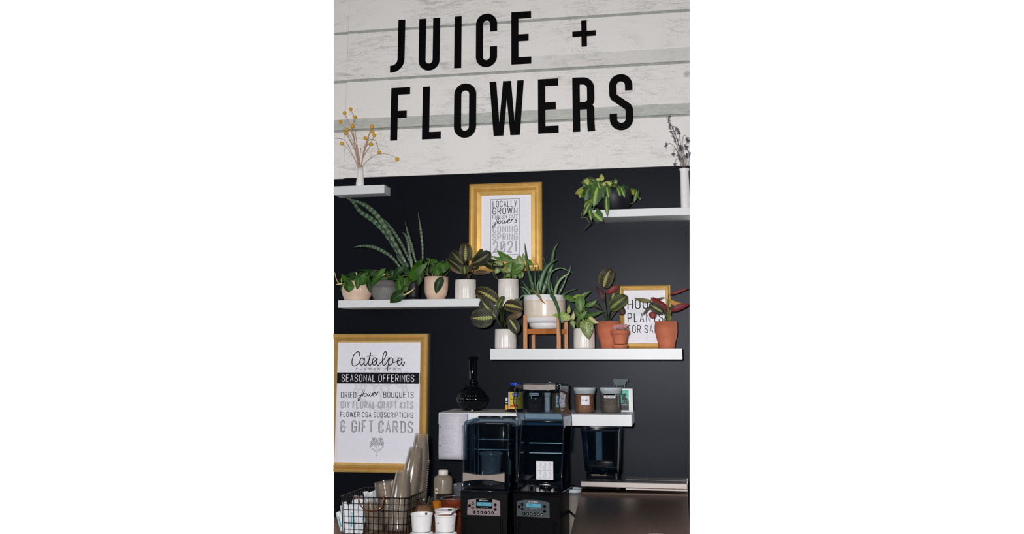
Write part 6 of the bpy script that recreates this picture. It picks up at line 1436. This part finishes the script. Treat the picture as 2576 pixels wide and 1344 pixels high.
for i, ((ub, vb, ut, vt, tl), lab) in enumerate(zip(ST, SL)):
    yy = YBF+.022+(.012*(i % 3)) + (.03 if i >= 12 else 0)
    A, B = W(ub, vb, yy), W(ut, vt, yy); A.z = max(A.z, ZC+.006)
    t2 = thing('paper_straw', lab, 'straw', A, 'paper wrapped straws in the wire basket')
    d = (B-A).normalized(); sd = d.cross(Vector((0, 1, 0))).normalized(); w = .0105
    V = []
    for p, k in ((A, 1), (A.lerp(B, .5), 1), (B-d*.006, 1.05), (B, .9)):
        V += [p-sd*w*k, p-sd*w*.3*k+Vector((0, -.0045, 0)), p+sd*w*.3*k+Vector((0, -.0045, 0)), p+sd*w*k, p+Vector((0, .003, 0))]
    Fc = [(a*5+j, a*5+(j+1) % 5, (a+1)*5+(j+1) % 5, (a+1)*5+j) for a in range(3) for j in range(5)]+[(4, 3, 2, 1, 0), (15, 16, 17, 18, 19)]
    obj('wrapper', pyd(V, Fc), M['wrap'], t2, False)
    if tl:
        for f0, f1 in ((.22, .66), (.7, .75)):
            p0, p1 = A.lerp(B, f0), A.lerp(B, f1); o_ = Vector((0, -.0049, 0))
            obj('teal_print', pyd([p0-sd*w*.3+o_, p0+sd*w*.22+o_, p1+sd*w*.3+o_, p1-sd*w*.2+o_], [(0, 1, 2, 3)]), M['teal'], t2, False)
# crumpled napkin ends behind the straws
def napkin(u, v, y, wpx, hpx, lab):
    c = W(u, v, y); q_ = SZ(u, v, y); rr = random.Random(int(u)); V = []; Fc = []; n1, n2 = 9, 5
    for j in range(n2):
        for i in range(n1):
            V.append(Vector((c.x+(i/(n1-1)-.5)*wpx*q_, y+.02*math.sin(i*2.2+j)+.01*rr.random(), c.z+(j/(n2-1)-.5)*hpx*q_+(rr.uniform(-.5, .5)*4*q_ if j == n2-1 else 0))))
    Fc = [(j*n1+i, j*n1+i+1, (j+1)*n1+i+1, (j+1)*n1+i) for j in range(n2-1) for i in range(n1-1)]
    o = obj('paper_napkin', pyd(V, Fc), M['wrap'], None, False); so = o.modifiers.new('s', 'SOLIDIFY'); so.thickness = .001
    rehome(o, (c.x, y, c.z-hpx*q_*.5)); top(o, lab, 'napkin')
napkin(931, 1262, YBF+.17, 34, 44, 'white crumpled paper napkins behind the straws'); napkin(899, 1268, YBF+.15, 22, 34, 'smaller white paper napkin behind the left straws'); napkin(945, 1256, YBF+.20, 16, 40, 'white folded paper napkin against the leaning cup stack')
# ---------------------------------------------------------------- bottles, tubs and jars on the counter
y = -.40; t = thing('syrup_bottle', 'cloudy plastic bottle of dark syrup with white cap', 'bottle', (W(1114.5, 1320, y).x, y, ZC+.0005))
c = W(1114.5, 1300, y); P_ = [(1252, 22.5), (1205, 22.5), (1199, 20.5), (1196, 13), (1195, 11)]
zf_ = lambda v: W(1114.5, v, y).z
sq = SZ(1114.5, 1240, y); cx_ = W(1114.5, 1240, y).x
obj('body', lathe_me((cx_, y, ZC+.0005), [(.0005, 0), (21.5*sq, 0), (22.6*sq, .004), (22.6*sq, zf_(1207)-ZC), (20.8*sq, zf_(1200)-ZC), (14*sq, zf_(1196.5)-ZC), (11*sq, zf_(1195)-ZC)], 36, cap=False), M['syrupair'], t)
obj('syrup', lathe_me((cx_, y, ZC+.004), [(.0005, 0), (22.85*sq, 0), (22.85*sq, zf_(1242)-ZC), (.0005, zf_(1242)-ZC)], 36, cap=False), M['syrup'], t)
obj('cap', lathe_me((cx_, y, zf_(1195.5)), [(11*sq, 0), (11.6*sq, .002), (11.4*sq, 10*sq), (10.5*sq, 11.8*sq), (.0005, 12*sq)], 30, (30, .02, 1, 2), cap=False), M['cap'], t)
cl = Vector((cx_, y, 0)); wraplabel('label', cl, 22.7*sq, -22*sq, -14*sq, zf_(1240), zf_(1226), M['cream'], t)
wraptext('MAPLE', cl, 22.7*sq, -20*sq, -15*sq, zf_(1235), zf_(1232), M['ink'], t, .16)
def tub(uc, hw, v0, v1, y, mat_c, vfill, name, lab, group=None, lid=None, zbase=None):
    cx_ = W(uc, 1280, y).x; s = SZ(uc, v0, y); zt_2 = W(uc, v0, y).z; zb2 = zbase if zbase else ZC+.0005; Ht = zt_2-zb2
    t = thing(name, lab, 'container', (cx_, y, zb2), group)
    obj('wall', lathe_me((cx_, y, zb2), [(.0005, .0005), (hw*s*.86, 0), (hw*s*.88, .004), (hw*s*.97, Ht*.9), (hw*s, Ht*.905), (hw*s*1.0, Ht)], 36, cap=False), M['glass'] if mat_c in ('turmeric', 'chili') else M['tub'], t)
    hf = W(uc, vfill, y).z-zb2
    if mat_c: obj('contents', lathe_me((cx_, y, zb2+.001), [(.0005, 0), (hw*s*.85, 0), (hw*s*(.86+.1*hf/Ht), hf), (hw*s*.5, hf+.003), (.0005, hf-.001)], 30, cap=False), M[mat_c], t)
    obj('rim', tube_me([(cx_+hw*s*1.01*math.cos(a), y+hw*s*1.01*math.sin(a), zt_2) for a in [i*math.pi/16 for i in range(33)]], .0016, 5, cap=False), M['tub'], t)
    if lid: obj('lid', lathe_me((cx_, y, zt_2-.012), [(hw*s*1.03, 0), (hw*s*1.04, .010), (hw*s*1.02, .014), (hw*s*.9, .014), (hw*s*.88, .009), (.0005, .009)], 36, cap=False), M['lidplastic'], t)
    return t
tub(1098, 15, 1254, 1330, -.52, 'turmeric', 1262, 'spice_tub', 'clear tub of bright orange yellow spice behind the paper cups')
tub(1140, 31, 1253, 1320, -.50, 'chili', 1259, 'spice_tub', 'wide clear tub of rust red spice left of the left blender')
tub(1163, 23, 1219, 1252, -.33, None, 1250, 'deli_tub', 'empty cloudy tub partly hidden behind the left blender')
tub(1444, 20.5, 1230, 1340, -.42, 'oat', 1247, 'deli_tub', 'tall tub of beige flour with lid beside the right blender', lid=True)
cpts = [W(1424, 1279, -.45), W(1431, 1286, -.46), W(1440, 1294, -.47), W(1450, 1305, -.47), W(1455, 1325, -.46)]; cpts.append(Vector((cpts[-1].x+.004, -.46, ZC+.004)))
o = obj('power_cord', tube_me(spline(cpts, 5), .0048, 8), M['blackplastic'], None); rehome(o, (cpts[-1].x, -.46, ZC)); top(o, 'black power cord running down beside the flour tub', 'cord')
# mason jar with brown powder
y = -.64; uc = 1066; s = SZ(uc, 1290, y); cx_ = W(uc, 1290, y).x; zf_ = lambda v: W(uc, v, y).z
t = thing('mason_jar', 'open glass mason jar of brown cinnamon behind left paper cup', 'jar', (cx_, y, ZC+.0005))
obj('glass_body', lathe_me((cx_, y, ZC+.0005), [(.0005, 0), (23*s, 0), (25.5*s, .006), (26*s, zf_(1300)-ZC), (25.6*s, zf_(1288)-ZC), (22*s, zf_(1277)-ZC), (19.6*s, zf_(1272)-ZC), (20.5*s, zf_(1270)-ZC), (19.6*s, zf_(1266)-ZC), (19.6*s, zf_(1261)-ZC), (20.4*s, zf_(1259)-ZC), (19.4*s, zf_(1256)-ZC), (19.6*s, zf_(1254.5)-ZC), (18.4*s, zf_(1254.5)-ZC)], 40, cap=False), M['glass'], t)
obj('contents', lathe_me((cx_, y, ZC+.004), [(.0005, 0), (23*s, 0), (25*s, .02), (25.2*s, zf_(1290)-ZC), (21*s, zf_(1278)-ZC-.004), (18.5*s, zf_(1273)-ZC), (.0005, zf_(1274)-ZC)], 36, cap=False), M['cinn'], t)
p0, p1 = W(1074, 1277, y-.03), W(1080.5, 1250, y-.01)
o = obj('spoon', tube_me([p0, p0.lerp(p1, .5)+Vector((.001, 0, 0)), p1], [.0016, .0026, .0034], 6), M['spoon'], None); rehome(o, p0); top(o, 'grey measuring spoon handle sticking out of the mason jar', 'spoon')
# paper cups
def papercup(uc, vr, vb, hw, y, lab, parent_lab=None, inner='cupwhite', tilt=0):
    cx_ = W(uc, vr, y).x; s = SZ(uc, vr, y); zt_2 = W(uc, vr, y).z; zb2 = W(uc, vb, y).z if vb else ZC+.0005; Ht = zt_2-zb2
    t = thing('paper_cup', lab, 'cup', (cx_, y, zb2), 'white paper cups on the counter'); R = hw*s
    obj('cup_wall', lathe_me((cx_, y, zb2), [(.0005, .003), (R*.84, .0), (R*.84, .002), (R*.955, Ht-.006)], 40, cap=False), M['cupwhite'], t)
    obj('rolled_rim', lathe_me((cx_, y, zt_2-.007), [(R*.955, 0), (R*1.0, .001), (R*1.01, .004), (R*.985, .007), (R*.95, .006), (R*.93, .001)], 40, cap=False), M['cupwhite'], t)
    obj('inside', lathe_me((cx_, y, zb2+.004), [(.0005, 0), (R*.82, 0), (R*.93, Ht-.009)], 36, cap=False), M[inner], t)
    return t, cx_, zt_2, R, s
LIFT = {}
t, cx_, zt2, R, s = papercup(1061, 1337+4, None, 28.5, -.765, 'bottom white paper cup of the left pair')
zl_ = zt2
t, cx_, zt2, R, s = papercup(1061, 1291.5, 1336, 27, -.765, 'empty white paper cup on top of the left pair')
box('printed_mark', cx_+.004, cx_+.013, -.765+R*.80, -.765+R*.82, zt2-.014, zt2-.004, M['artdark'], t)
t, cx_, zt2, R, s = papercup(1121, 1337+4, None, 28, -.765, 'bottom white paper cup of the right pair')
t, cx_, zt2, R, s = papercup(1120.5, 1294, 1336, 27.2, -.765, 'white paper cup filled with pale pink powder')
obj('contents', lathe_me((cx_+.003, -.765, zt2-.016), [(R*.88, 0), (R*.8, .010), (R*.45, .013), (.0005, .0125)], 28, cap=False), M['rose'], t)
wraptext('III', Vector((cx_, -.765, 0)), R*.93, -.032, -.028, zt2-.030, zt2-.027, M['ink'], t, .2); wraplabel('pink_mark', Vector((cx_, -.765, 0)), R*.945, .030, .0335, zt2-.042, zt2-.037, M['red'], t)
p0, p1 = Vector((cx_+.014, -.765-.008, zt2-.010)), W(1154, 1277.5, -.765-.01)
o = obj('spoon', tube_me([p0, p0.lerp(p1, .6), p1], [.002, .0034, .0042], 6), M['spoon'], None); rehome(o, p0); top(o, 'grey spoon leaning out of the cup of pink powder', 'spoon')
t, cx_, zt2, R, s = papercup(1121, 1282, None, 27, -.64, 'mauve stained paper cup behind the pink powder cup', None, 'mauve')
box('printed_mark', cx_, cx_+.017, -.64+R*.82, -.64+R*.84, zt2-.013, zt2-.004, M['artdark'], t)
